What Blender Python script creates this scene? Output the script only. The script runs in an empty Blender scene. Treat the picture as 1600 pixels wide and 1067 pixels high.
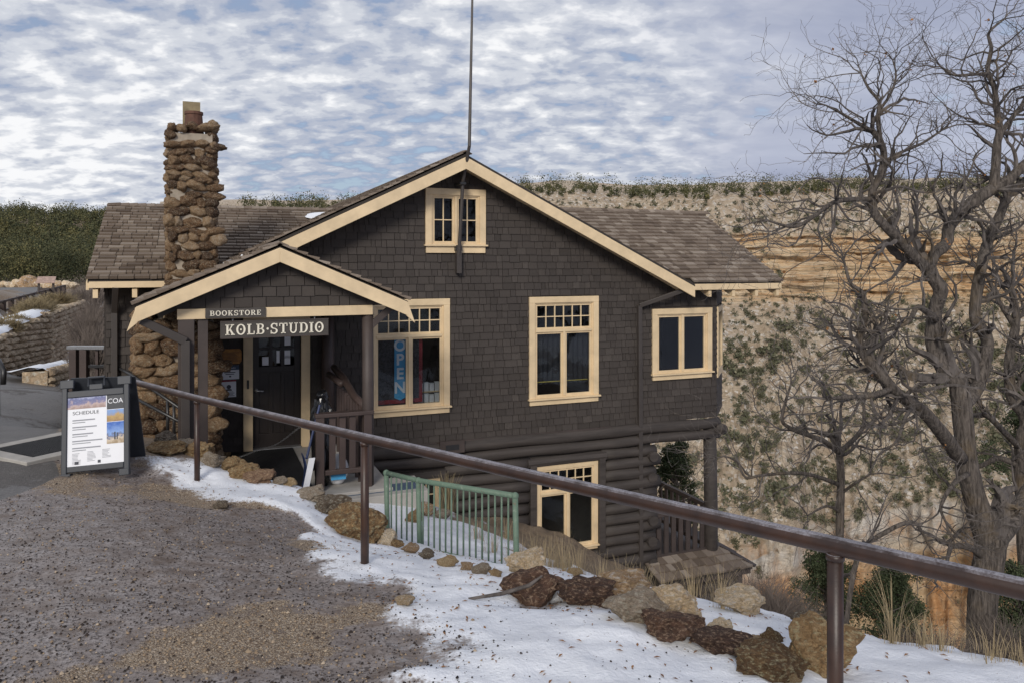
import bpy, bmesh, math, random
import numpy as np
from mathutils import Vector, Matrix, noise
from mathutils.geometry import tessellate_polygon
R = math.radians
S = bpy.context.scene
C = S.collection
rnd = random.Random(7)
EYE = 1.75            # camera height above the gravel at its feet
F = 1200.0            # focal length in pixels of the 1600 px wide photograph

# ------------------------------------------------------------------ camera, sky, sun, exposure
cam_d = bpy.data.cameras.new('camera'); cam = bpy.data.objects.new('camera', cam_d); C.objects.link(cam)
cam.location = (0, 0, EYE); cam.rotation_euler = (R(90), 0, 0)
cam_d.sensor_width = 36; cam_d.lens = 27.0; cam_d.shift_y = -125.5 / 1600
cam_d.clip_start = 0.1; cam_d.clip_end = 5000
S.camera = cam

SUN_EL, SUN_AZ = R(27), R(190)     # azimuth clockwise from +Y: a hazy sun low behind the camera
W = bpy.data.worlds.new('World'); S.world = W; W.use_nodes = True
def build_world():
    nt = W.node_tree; N = nt.nodes; L = nt.links; N.clear()
    out = N.new('ShaderNodeOutputWorld'); bg = N.new('ShaderNodeBackground')
    sky = N.new('ShaderNodeTexSky'); sky.sky_type = 'NISHITA'; sky.sun_disc = False
    sky.sun_elevation = SUN_EL; sky.sun_rotation = SUN_AZ
    sc = N.new('ShaderNodeVectorMath'); sc.operation = 'SCALE'; sc.inputs[3].default_value = 0.10
    L.new(sky.outputs[0], sc.inputs[0])
    tc = N.new('ShaderNodeTexCoord'); sep = N.new('ShaderNodeSeparateXYZ'); L.new(tc.outputs['Generated'], sep.inputs[0])
    def math_(op, a, b=None, c=None):
        m = N.new('ShaderNodeMath'); m.operation = op
        for i, v in enumerate((a, b, c)):
            if v is None: continue
            if isinstance(v, (int, float)): m.inputs[i].default_value = v
            else: L.new(v, m.inputs[i])
        return m.outputs[0]
    zc = math_('ADD', math_('MAXIMUM', sep.outputs[2], 0.0), 0.26)
    px = math_('DIVIDE', sep.outputs[0], zc); py = math_('DIVIDE', sep.outputs[1], zc)
    cmb = N.new('ShaderNodeCombineXYZ'); L.new(px, cmb.inputs[0]); L.new(py, cmb.inputs[1])
    def noise_(scale, detail, rough, dist=0.0, stretch=(1, 1, 1), off=(0, 0, 0)):
        mp = N.new('ShaderNodeMapping'); mp.inputs['Scale'].default_value = stretch; mp.inputs['Location'].default_value = off
        L.new(cmb.outputs[0], mp.inputs[0])
        n = N.new('ShaderNodeTexNoise'); n.inputs['Scale'].default_value = scale; n.inputs['Detail'].default_value = detail
        n.inputs['Roughness'].default_value = rough; n.inputs['Distortion'].default_value = dist
        L.new(mp.outputs[0], n.inputs['Vector']); return n.outputs['Fac']
    def ramp(fac, pts):
        r = N.new('ShaderNodeValToRGB'); r.color_ramp.interpolation = 'EASE'
        while len(r.color_ramp.elements) < len(pts): r.color_ramp.elements.new(0.5)
        for e, (p, c) in zip(r.color_ramp.elements, pts): e.position = p; e.color = (*c, 1)
        L.new(fac, r.inputs[0]); return r.outputs[0]
    def mix(f, a, b):
        m = N.new('ShaderNodeMix'); m.data_type = 'RGBA'
        for s, v in ((m.inputs[0], f), (m.inputs[6], a), (m.inputs[7], b)):
            if isinstance(v, (int, float)): s.default_value = v
            elif isinstance(v, tuple): s.default_value = (*v, 1)
            else: L.new(v, s)
        return m.outputs[2]
    # puffy altocumulus rows, larger sheets, and a smoother grey sheet towards the canyon side
    puffs = noise_(10.5, 7, 0.54, 0.15, (0.9, 1.1, 1))
    sheet = noise_(0.9, 5, 0.55, 0.2, (1, 1, 1), (3.1, 1.2, 0))
    comb = math_('ADD', math_('MULTIPLY', puffs, 0.60), math_('MULTIPLY', sheet, 0.45))
    cloud = ramp(comb, [(0.41, (0.25, 0.31, 0.44)), (0.48, (0.39, 0.425, 0.51)), (0.54, (0.53, 0.555, 0.61)), (0.63, (0.78, 0.785, 0.80))])
    veil_n = noise_(0.9, 6, 0.6, 0.6, (0.5, 1.6, 1), (7, 2, 0))
    veil = ramp(veil_n, [(0.3, (0.27, 0.30, 0.41)), (0.7, (0.42, 0.45, 0.55))])
    side = N.new('ShaderNodeMapRange'); side.interpolation_type = 'SMOOTHSTEP'
    L.new(math_('ADD', math_('DIVIDE', sep.outputs[0], math_('ADD', math_('ABSOLUTE', sep.outputs[1]), 0.2)), math_('MULTIPLY', math_('SUBTRACT', sheet, 0.5), 0.8)), side.inputs[0])
    side.inputs[1].default_value = 0.02; side.inputs[2].default_value = 0.42
    col = mix(side.outputs[0], cloud, veil)
    gap = ramp(comb, [(0.36, (1, 1, 1)), (0.46, (0, 0, 0))])
    col = mix(math_('MULTIPLY', gap, 0.35), col, sc.outputs[0])
    L.new(col, bg.inputs[0]); bg.inputs[1].default_value = 1.0
    L.new(bg.outputs[0], out.inputs[0])
build_world()
sun_d = bpy.data.lights.new('sun', 'SUN'); sun = bpy.data.objects.new('sun', sun_d); C.objects.link(sun)
sun_d.energy = 2.0; sun_d.angle = R(16); sun_d.color = (1.0, 0.94, 0.86)
sd = Vector((math.sin(SUN_AZ) * math.cos(SUN_EL), math.cos(SUN_AZ) * math.cos(SUN_EL), math.sin(SUN_EL)))
sun.rotation_euler = sd.to_track_quat('Z', 'Y').to_euler(); sun.location = (-20, -30, 40)
vs = S.view_settings; vs.view_transform = 'Standard'; vs.look = 'None'; vs.exposure = 0.28; vs.gamma = 1.0; vs.use_curve_mapping = False
S.cycles.max_bounces = 6; S.cycles.transparent_max_bounces = 12; S.cycles.use_denoising = True

# ------------------------------------------------------------------ helpers
def at(px, py, Y):
    """the point Y metres ahead that the photograph shows at (px, py)"""
    return Vector(((px - 800) / F * Y, Y, EYE - (py - 408) / F * Y))

class MB:
    def __init__(s): s.v = []; s.f = []; s.m = []
    def add(s, vs, fs, mi=0):
        o = len(s.v); s.v += [tuple(p) for p in vs]; s.f += [tuple(i + o for i in f) for f in fs]; s.m += [mi] * len(fs); return s
    def box(s, x0, x1, y0, y1, z0, z1, mi=0):
        return s.add([(x0, y0, z0), (x1, y0, z0), (x1, y1, z0), (x0, y1, z0), (x0, y0, z1), (x1, y0, z1), (x1, y1, z1), (x0, y1, z1)],
                     [(3, 2, 1, 0), (4, 5, 6, 7), (0, 1, 5, 4), (1, 2, 6, 5), (2, 3, 7, 6), (3, 0, 4, 7)], mi)
    def bar(s, a, b, w, h, up=(0, 0, 1), mi=0):
        """a square bar from a to b, w across and h high"""
        a, b = Vector(a), Vector(b); d = (b - a).normalized(); u = Vector(up)
        if abs(d.dot(u.normalized())) > .999: u = Vector((0, 1, 0))
        r = d.cross(u).normalized(); u = r.cross(d).normalized()
        c = [(-w / 2, -h / 2), (w / 2, -h / 2), (w / 2, h / 2), (-w / 2, h / 2)]
        vs = [p + r * i + u * j for p in (a, b) for i, j in c]
        return s.add(vs, [(3, 2, 1, 0), (4, 5, 6, 7), (0, 1, 5, 4), (1, 2, 6, 5), (2, 3, 7, 6), (3, 0, 4, 7)], mi)
    def prism(s, poly, fn, d0, d1, mi=0):
        """extrude a 2D polygon; fn(a, b, d) gives the 3D point"""
        n = len(poly); vs = [fn(a, b, d) for d in (d0, d1) for a, b in poly]
        tris = tessellate_polygon([[Vector((a, b, 0)) for a, b in poly]])
        fs = [tuple(t) for t in tris] + [tuple(i + n for i in reversed(t)) for t in tris]
        fs += [(i, (i + 1) % n, (i + 1) % n + n, i + n) for i in range(n)]
        return s.add(vs, fs, mi)
    def tube(s, pts, rad, n=8, cap=True, mi=0):
        pts = [Vector(p) for p in pts]; k = len(pts)
        if isinstance(rad, (int, float)): rad = [rad] * k
        t0 = (pts[1] - pts[0]).normalized(); ref = Vector((0, 0, 1)) if abs(t0.z) < 0.9 else Vector((1, 0, 0))
        r = t0.cross(ref).normalized(); vs = []
        for i, p in enumerate(pts):
            t = (pts[min(i + 1, k - 1)] - pts[max(i - 1, 0)])
            t = t.normalized() if t.length > 1e-9 else t0
            r = (r - t * r.dot(t)); r = r.normalized() if r.length > 1e-6 else t.orthogonal().normalized()
            b = t.cross(r)
            for j in range(n):
                a = 2 * math.pi * j / n; vs.append(p + (r * math.cos(a) + b * math.sin(a)) * rad[i])
        fs = [(i * n + j, i * n + (j + 1) % n, (i + 1) * n + (j + 1) % n, (i + 1) * n + j) for i in range(k - 1) for j in range(n)]
        if cap: fs += [tuple(reversed(range(n))), tuple(range((k - 1) * n, k * n))]
        return s.add(vs, fs, mi)
    def mesh(s, name, mats, smooth=False):
        me = bpy.data.meshes.new(name); me.from_pydata(s.v, [], s.f)
        for m in (mats if isinstance(mats, (list, tuple)) else [mats]): me.materials.append(m)
        if any(s.m): me.polygons.foreach_set('material_index', s.m)
        if smooth: me.polygons.foreach_set('use_smooth', [True] * len(s.f))
        me.update(); return me
    def build(s, name, mats, parent=None, smooth=False, bevel=0.0):
        o = bpy.data.objects.new(name, s.mesh(name, mats, smooth)); C.objects.link(o); o.parent = parent
        bm = bmesh.new(); bm.from_mesh(o.data); bmesh.ops.recalc_face_normals(bm, faces=bm.faces); bm.to_mesh(o.data); bm.free()
        if bevel:
            b = o.modifiers.new('bevel', 'BEVEL'); b.width = bevel; b.segments = 2; b.limit_method = 'ANGLE'
        return o
def link(name, me, parent=None, loc=(0, 0, 0), rot=(0, 0, 0), scale=(1, 1, 1)):
    o = bpy.data.objects.new(name, me); C.objects.link(o); o.parent = parent
    o.location = loc; o.rotation_euler = rot; o.scale = scale; return o
def tag(o, label, cat, group=None):
    o['label'] = label; o['category'] = cat
    if group: o['group'] = group
    return o
def struct(o): o['kind'] = 'structure'; return o
def stuff(o): o['kind'] = 'stuff'; return o
def thing(name, label, cat, loc=(0, 0, 0), rz=0, group=None):
    o = bpy.data.objects.new(name, None); C.objects.link(o); o.location = loc; o.rotation_euler = (0, 0, rz); o.empty_display_size = 0.2
    return tag(o, label, cat, group)

# ------------------------------------------------------------------ materials
class NT:
    def __init__(s, name):
        s.mat = bpy.data.materials.new(name); s.mat.use_nodes = True; s.nt = s.mat.node_tree; s.N = s.nt.nodes; s.L = s.nt.links
        s.b = s.N['Principled BSDF']
    def put(s, sock, v):
        if isinstance(v, bpy.types.NodeSocket): s.L.new(v, sock)
        elif isinstance(v, (tuple, list)) and len(v) == 3 and sock.type == 'RGBA': sock.default_value = (*v, 1)
        else: sock.default_value = v
    def coord(s, kind='Object'): return s.N.new('ShaderNodeTexCoord').outputs[kind]
    def pos(s): return s.N.new('ShaderNodeNewGeometry').outputs['Position']
    def mapping(s, vec, scale=(1, 1, 1), loc=(0, 0, 0)):
        m = s.N.new('ShaderNodeMapping'); s.L.new(vec, m.inputs[0]); m.inputs['Scale'].default_value = scale; m.inputs['Location'].default_value = loc; return m.outputs[0]
    def noise(s, vec, scale, detail=4, rough=0.55, dist=0.0):
        n = s.N.new('ShaderNodeTexNoise'); s.L.new(vec, n.inputs['Vector']); n.inputs['Scale'].default_value = scale
        n.inputs['Detail'].default_value = detail; n.inputs['Roughness'].default_value = rough; n.inputs['Distortion'].default_value = dist; return n.outputs['Fac']
    def voro(s, vec, scale, out='Color', feature='F1'):
        n = s.N.new('ShaderNodeTexVoronoi'); n.feature = feature; s.L.new(vec, n.inputs['Vector']); n.inputs['Scale'].default_value = scale; return n.outputs[out]
    def math(s, op, a, b=None, c=None):
        m = s.N.new('ShaderNodeMath'); m.operation = op
        for i, v in enumerate((a, b, c)):
            if v is not None: s.put(m.inputs[i], v)
        return m.outputs[0]
    def ramp(s, fac, pts, interp='LINEAR'):
        r = s.N.new('ShaderNodeValToRGB'); r.color_ramp.interpolation = interp
        while len(r.color_ramp.elements) < len(pts): r.color_ramp.elements.new(0.5)
        for e, (p, c) in zip(r.color_ramp.elements, pts): e.position = p; e.color = (*c, 1) if isinstance(c, tuple) else (c, c, c, 1)
        s.L.new(fac, r.inputs[0]); return r.outputs[0]
    def mix(s, f, a, b, mode='MIX'):
        m = s.N.new('ShaderNodeMix'); m.data_type = 'RGBA'; m.blend_type = mode
        s.put(m.inputs[0], f); s.put(m.inputs[6], a); s.put(m.inputs[7], b); return m.outputs[2]
    def bump(s, h, strength=0.5, dist=0.01):
        b = s.N.new('ShaderNodeBump'); s.L.new(h, b.inputs['Height']); b.inputs['Strength'].default_value = strength; b.inputs['Distance'].default_value = dist
        s.L.new(b.outputs[0], s.b.inputs['Normal']); return b
    def set(s, color=None, rough=None, metal=None, spec=None):
        for k, v in (('Base Color', color), ('Roughness', rough), ('Metallic', metal), ('Specular IOR Level', spec)):
            if v is not None: s.put(s.b.inputs[k], v)
        return s.mat
    def piece_random(s):
        """a random number for each separate piece, whether an object of its own or an island of one mesh"""
        a = s.N.new('ShaderNodeObjectInfo').outputs['Random']; b = s.N.new('ShaderNodeNewGeometry').outputs['Random Per Island']
        return s.math('FRACT', s.math('ADD', a, b))
def plain(name, col, rough=0.6, var=0.15, scale=6.0, bump=0.0, metal=0.0, bscale=60.0, spec=0.5, stretch=(1, 1, 1)):
    t = NT(name); v = t.mapping(t.coord(), stretch); n = t.noise(v, scale, 5, 0.6)
    lo = tuple(c * (1 - var) for c in col); hi = tuple(min(1, c * (1 + var)) for c in col)
    if bump: t.bump(t.noise(v, bscale, 4), bump, 0.01)
    return t.set(t.ramp(n, [(0.3, lo), (0.7, hi)]), rough, metal, spec)
def pieces(name, cols, rough=0.8, grain=(60, 60, 4), bump=0.5, spec=0.3, gvar=0.35):
    """colour differs from piece to piece, with a fine grain"""
    t = NT(name); r = t.piece_random(); k = len(cols) - 1
    base = t.ramp(r, [(i / k, c) for i, c in enumerate(cols)])
    v = t.mapping(t.coord(), grain); n = t.noise(v, 1.0, 5, 0.65)
    col = t.mix(1.0, base, t.ramp(n, [(0.25, 1 - gvar), (0.75, 1 + gvar * 0.4)]), 'MULTIPLY')
    if bump: t.bump(n, bump, 0.006)
    return t.set(col, rough, 0, spec)
def stone(name, cols, scale=5.0, rough=0.9, bump=0.8, speck=None):
    t = NT(name); v = t.coord(); r = t.piece_random()
    n = t.noise(v, scale, 8, 0.65, 0.4)
    f = t.math('ADD', t.math('MULTIPLY', n, 0.8), t.math('MULTIPLY', t.math('SUBTRACT', r, 0.5), 0.45))
    k = len(cols) - 1; col = t.ramp(f, [(0.2 + 0.5 * i / k, c) for i, c in enumerate(cols)])
    m = t.noise(v, scale * 4, 8, 0.75, 0.6); cr_ = t.voro(v, scale * 1.3, 'Distance', 'DISTANCE_TO_EDGE'); pale = t.noise(v, scale * 2.2, 6, 0.7)
    col = t.mix(1.0, col, t.ramp(m, [(0.28, 0.35), (0.5, 0.95), (0.68, 1.55)]), 'MULTIPLY')
    col = t.mix(t.ramp(pale, [(0.52, 0.0), (0.66, 0.6)]), col, tuple(min(.7, c * 1.5 + .08) for c in cols[-1]))
    col = t.mix(t.ramp(cr_, [(0.0, 0.16), (0.04, 0.0)]), col, tuple(c * .4 for c in cols[0]))
    h = t.math('ADD', t.math('ADD', t.math('MULTIPLY', m, 1.2), t.math('MULTIPLY', t.noise(v, scale * 20, 4, 0.6), .6)), t.ramp(cr_, [(0.0, 0.0), (0.12, 0.15)]))
    t.bump(h, bump, 0.03); return t.set(col, rough, 0, 0.25)

M = {}
M['shingle'] = pieces('dark_brown_shingle_paint', [(0.047, 0.039, 0.034), (0.066, 0.055, 0.048), (0.054, 0.045, 0.040), (0.075, 0.063, 0.055)], 0.75, (90, 90, 7), 0.5)
M['log'] = plain('dark_brown_log_paint', (0.055, 0.046, 0.041), 0.7, 0.30, 1.0, 0.6, 0, 1.0, 0.35, (1.2, 14, 14))
M['brown'] = plain('dark_brown_wood_paint', (0.055, 0.041, 0.036), 0.6, 0.2, 3.0, 0.25, 0, 30)
M['red_brown'] = plain('reddish_brown_wood_paint', (0.054, 0.036, 0.031), 0.55, 0.22, 3.0, 0.3, 0, 25)
M['door'] = plain('very_dark_door_paint', (0.021, 0.0155, 0.0135), 0.45, 0.2, 4.0, 0.2)
M['metal_brown'] = plain('brown_downspout_metal', (0.052, 0.043, 0.038), 0.5, 0.15, 2.0)
M['cream'] = plain('cream_trim_paint', (0.68, 0.525, 0.325), 0.55, 0.14, 3.5, 0.2, 0, 40)
M['roof'] = pieces('weathered_roof_shingle', [(0.12, 0.09, 0.068), (0.23, 0.182, 0.141), (0.175, 0.134, 0.103), (0.33, 0.275, 0.222), (0.195, 0.151, 0.117)], 0.9, (70, 9, 70), 0.7, 0.2)
M['roof_under'] = plain('roof_boards', (0.03, 0.024, 0.02), 0.8)
M['chimney_stone'] = stone('chimney_stone', [(0.10, 0.056, 0.034), (0.25, 0.145, 0.075), (0.40, 0.26, 0.145), (0.48, 0.37, 0.26)], 3, 0.85, 1.0)
M['mortar'] = plain('mortar', (0.33, 0.28, 0.22), 0.95, 0.2, 12, 0.8)
M['wall_stone'] = stone('tan_wall_stone', [(0.30, 0.21, 0.13), (0.48, 0.37, 0.25), (0.60, 0.49, 0.35)], 3, 0.9, 0.7)
M['rock_tan'] = stone('pale_tan_limestone', [(0.34, 0.22, 0.12), (0.56, 0.42, 0.26), (0.70, 0.58, 0.42)], 2.4, 0.9, 0.9)
M['rock_ochre'] = stone('ochre_brown_rock', [(0.15, 0.088, 0.045), (0.38, 0.24, 0.115), (0.54, 0.39, 0.225)], 3, 0.9, 1.0)
M['rock_red'] = stone('dark_red_purple_rock', [(0.08, 0.046, 0.034), (0.21, 0.115, 0.072), (0.42, 0.28, 0.17)], 3, 0.8, 1.0)
M['rock_grey'] = stone('grey_tan_rock', [(0.16, 0.12, 0.085), (0.34, 0.265, 0.19), (0.48, 0.40, 0.32)], 3, 0.9, 1.0)
M['black'] = plain('black_rubber', (0.016, 0.016, 0.018), 0.75, 0.2)
M['black_plastic'] = plain('dark_grey_plastic', (0.033, 0.037, 0.045), 0.5, 0.12)
M['bag'] = plain('black_plastic_bag', (0.008, 0.008, 0.009), 0.22, 0.2)
M['steel'] = plain('galvanised_steel', (0.42, 0.42, 0.42), 0.4, 0.15, 30, 0, 0.8)
M['dark_metal'] = plain('black_painted_metal', (0.02, 0.019, 0.019), 0.4, 0.1)
M['white'] = plain('white_print', (0.78, 0.79, 0.82), 0.5, 0.02)
M['letter'] = plain('cream_white_lettering', (0.75, 0.70, 0.58), 0.6, 0.04)
M['sign_wood'] = plain('grey_brown_sign_board', (0.060, 0.052, 0.046), 0.6, 0.2, 2.0, 0.3, 0, 20, 0.4, (2, 14, 14))
M['ink'] = plain('dark_print', (0.05, 0.055, 0.07), 0.6, 0.02)
M['ink_grey'] = plain('grey_print', (0.28, 0.29, 0.32), 0.6, 0.02)
M['bronze'] = plain('orange_bronze_plaque', (0.33, 0.15, 0.035), 0.45, 0.35, 25, 0.5, 0.3, 60)
M['blue'] = plain('light_blue_banner', (0.07, 0.36, 0.66), 0.6, 0.08)
M['navy'] = plain('navy_blue_plastic', (0.02, 0.035, 0.10), 0.4, 0.1)
M['red'] = plain('dark_red_weave', (0.26, 0.035, 0.045), 0.9, 0.25, 40)
M['header'] = plain('blue_grey_notice_header', (0.06, 0.09, 0.14), 0.6, 0.05)
M['concrete'] = plain('concrete', (0.34, 0.32, 0.29), 0.9, 0.16, 3, 0.4, 0, 60)
M['green'] = None
def green_paint():
    t = NT('chipped_green_paint'); v = t.coord(); n = t.noise(v, 18, 6, 0.7)
    col = t.ramp(n, [(0.32, (0.16, 0.11, 0.07)), (0.38, (0.105, 0.16, 0.115)), (0.6, (0.13, 0.19, 0.135)), (0.72, (0.30, 0.33, 0.27))])
    t.bump(n, 0.3, 0.004); return t.set(col, 0.6, 0, 0.4)
M['green'] = green_paint()
def rail_paint():
    t = NT('brown_rail_paint_with_frost'); v = t.pos(); g = t.N.new('ShaderNodeNewGeometry')
    sp = t.N.new('ShaderNodeSeparateXYZ'); t.L.new(g.outputs['True Normal'], sp.inputs[0])
    n = t.noise(v, 110, 4, 0.7); n2 = t.noise(v, 9, 5, 0.6)
    frost = t.math('MULTIPLY', t.ramp(t.math('ADD', sp.outputs[2], t.math('MULTIPLY', t.math('SUBTRACT', n2, 0.5), 0.9)), [(0.62, 0.0), (0.95, 1.0)]), t.ramp(n, [(0.36, 0.35), (0.56, 1.0)]))
    base = t.ramp(n2, [(0.3, (0.020, 0.0095, 0.0065)), (0.7, (0.048, 0.022, 0.013))])
    col = t.mix(t.math('MULTIPLY', frost, 0.55), base, (0.42, 0.42, 0.47))
    t.bump(n, 0.25, 0.002)
    return t.set(col, t.math('ADD', 0.42, t.math('MULTIPLY', frost, 0.35)), 0.0, 0.5)
M['rail'] = rail_paint()
def glass_mat():
    t = NT('window_glass'); N = t.N; L = t.L; N.remove(t.b)
    tr = N.new('ShaderNodeBsdfTransparent'); tr.inputs[0].default_value = (0.88, 0.90, 0.90, 1)
    gl = N.new('ShaderNodeBsdfGlossy'); gl.inputs['Roughness'].default_value = 0.02
    fr = N.new('ShaderNodeFresnel'); fr.inputs[0].default_value = 1.38
    nz = N.new('ShaderNodeTexNoise'); nz.inputs['Scale'].default_value = 3.0
    bp = N.new('ShaderNodeBump'); bp.inputs['Strength'].default_value = 0.12; bp.inputs['Distance'].default_value = 0.02
    L.new(N.new('ShaderNodeTexCoord').outputs['Object'], nz.inputs['Vector']); L.new(nz.outputs['Fac'], bp.inputs['Height']); L.new(bp.outputs[0], gl.inputs['Normal'])
    mx = N.new('ShaderNodeMixShader'); L.new(fr.outputs[0], mx.inputs[0]); L.new(tr.outputs[0], mx.inputs[1]); L.new(gl.outputs[0], mx.inputs[2])
    L.new(mx.outputs[0], N['Material Output'].inputs[0]); return t.mat
M['glass'] = glass_mat()
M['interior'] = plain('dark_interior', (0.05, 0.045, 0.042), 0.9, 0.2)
M['curtain'] = plain('dark_blue_black_cloth', (0.014, 0.015, 0.022), 0.8, 0.4, 14, 0.5, 0, 20)
M['bark'] = None
def bark(name, lo, hi, scale=26):
    t = NT(name); v = t.mapping(t.coord(), (1, 1, 0.16)); n = t.noise(v, scale, 6, 0.65, 0.5); w = t.noise(t.coord(), 3.0, 4)
    col = t.mix(t.ramp(w, [(0.55, 0.0), (0.75, 0.5)]), t.ramp(n, [(0.3, lo), (0.68, hi)]), (0.16, 0.11, 0.05))
    t.bump(n, 1.0, 0.03); return t.set(col, 0.9, 0, 0.2)
M['bark'] = bark('oak_bark', (0.018, 0.015, 0.013), (0.175, 0.148, 0.127), 38)
M['twig'] = bark('grey_twig_bark', (0.045, 0.038, 0.035), (0.155, 0.136, 0.124), 12)
M['pale_twig'] = plain('pale_grey_twig', (0.30, 0.28, 0.26), 0.9, 0.3)
def leafy(name, cols, tree=0.0):
    # tree: foliage tone also differs from one tree to the next (patches of about 1/tree metres)
    t = NT(name); r = t.piece_random(); k = len(cols) - 1
    t.b.inputs['Subsurface Weight'].default_value = 0.0
    col = t.ramp(r, [(i / k, c) for i, c in enumerate(cols)])
    if tree: col = t.mix(1.0, col, t.ramp(t.noise(t.pos(), tree, 2, 0.5), [(0.34, (0.5, 0.56, 0.55)), (0.5, (1.0, 1.0, 1.0)), (0.66, (1.75, 1.55, 1.3))]), 'MULTIPLY')
    return t.set(col, 0.8, 0, 0.2)
M['juniper'] = leafy('juniper_green', [(0.03, 0.042, 0.02), (0.065, 0.08, 0.04), (0.045, 0.06, 0.03), (0.09, 0.10, 0.052)])
M['forest'] = leafy('pinyon_green', [(0.045, 0.053, 0.026), (0.095, 0.095, 0.047), (0.066, 0.072, 0.034), (0.125, 0.118, 0.06)], 0.28)
M['canyon_bush'] = leafy('canyon_bush_green', [(0.06, 0.066, 0.038), (0.125, 0.118, 0.07), (0.085, 0.088, 0.05), (0.18, 0.165, 0.105)])
M['dry_grass'] = leafy('dry_grass_straw', [(0.30, 0.23, 0.13), (0.42, 0.33, 0.20), (0.22, 0.17, 0.10)])
M['dry_leaf'] = leafy('dead_oak_leaf', [(0.20, 0.09, 0.035), (0.30, 0.15, 0.06), (0.14, 0.065, 0.03)])
M['rabbitbrush'] = leafy('dry_tan_brush', [(0.20, 0.155, 0.085), (0.30, 0.24, 0.14), (0.16, 0.13, 0.08)])
M['grey_brush'] = leafy('leafless_grey_brush', [(0.10, 0.082, 0.07), (0.17, 0.14, 0.12), (0.13, 0.105, 0.09)])
M['cinder'] = leafy('dark_cinder_grit', [(0.02, 0.016, 0.015), (0.05, 0.036, 0.03), (0.03, 0.024, 0.02)])
M['pebble'] = leafy('tan_gravel', [(0.16, 0.11, 0.07), (0.36, 0.27, 0.18), (0.24, 0.17, 0.11), (0.46, 0.37, 0.27)])
# ------------------------------------------------------------------ fast numpy helpers
def fast_mesh(name, V, Fc, mats, smooth=False):
    V = np.asarray(V, dtype=np.float32); Fc = np.asarray(Fc, dtype=np.int32); n, k = Fc.shape
    me = bpy.data.meshes.new(name); me.vertices.add(len(V)); me.vertices.foreach_set('co', V.ravel())
    me.loops.add(n * k); me.loops.foreach_set('vertex_index', Fc.ravel())
    me.polygons.add(n); me.polygons.foreach_set('loop_start', np.arange(0, n * k, k, dtype=np.int32)); me.polygons.foreach_set('loop_total', np.full(n, k, dtype=np.int32))
    if smooth: me.polygons.foreach_set('use_smooth', np.ones(n, dtype=bool))
    for m in (mats if isinstance(mats, (list, tuple)) else [mats]): me.materials.append(m)
    me.update(calc_edges=True); return me
def vnoise(x, y, seed=0):
    xi = np.floor(x).astype(np.int64); yi = np.floor(y).astype(np.int64); fx = x - xi; fy = y - yi
    fx = fx * fx * (3 - 2 * fx); fy = fy * fy * (3 - 2 * fy)
    def h(a, b):
        n = (a * 374761393 + b * 668265263 + seed * 2147483647) & 0xFFFFFFFF
        n = ((n ^ (n >> 13)) * 1274126177) & 0xFFFFFFFF; n = n ^ (n >> 16); return (n & 0xFFFF) / 65535.0
    return (h(xi, yi) * (1 - fx) + h(xi + 1, yi) * fx) * (1 - fy) + (h(xi, yi + 1) * (1 - fx) + h(xi + 1, yi + 1) * fx) * fy
def fbm(x, y, scale, octv=4, seed=0):
    t = 0; a = 0.5; s = scale
    for i in range(octv): t = t + a * vnoise(x * s + 17.3 * i, y * s - 9.1 * i, seed + i); a *= 0.5; s *= 2.03
    return t / (1 - 0.5 ** octv)
def sstep(a, b, x): t = np.clip((x - a) / (b - a), 0, 1); return t * t * (3 - 2 * t)
def grid_faces(nr, nc):
    i = np.arange(nr - 1)[:, None] * nc + np.arange(nc - 1)[None, :]
    return np.stack([i, i + 1, i + nc + 1, i + nc], -1).reshape(-1, 4)

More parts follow.
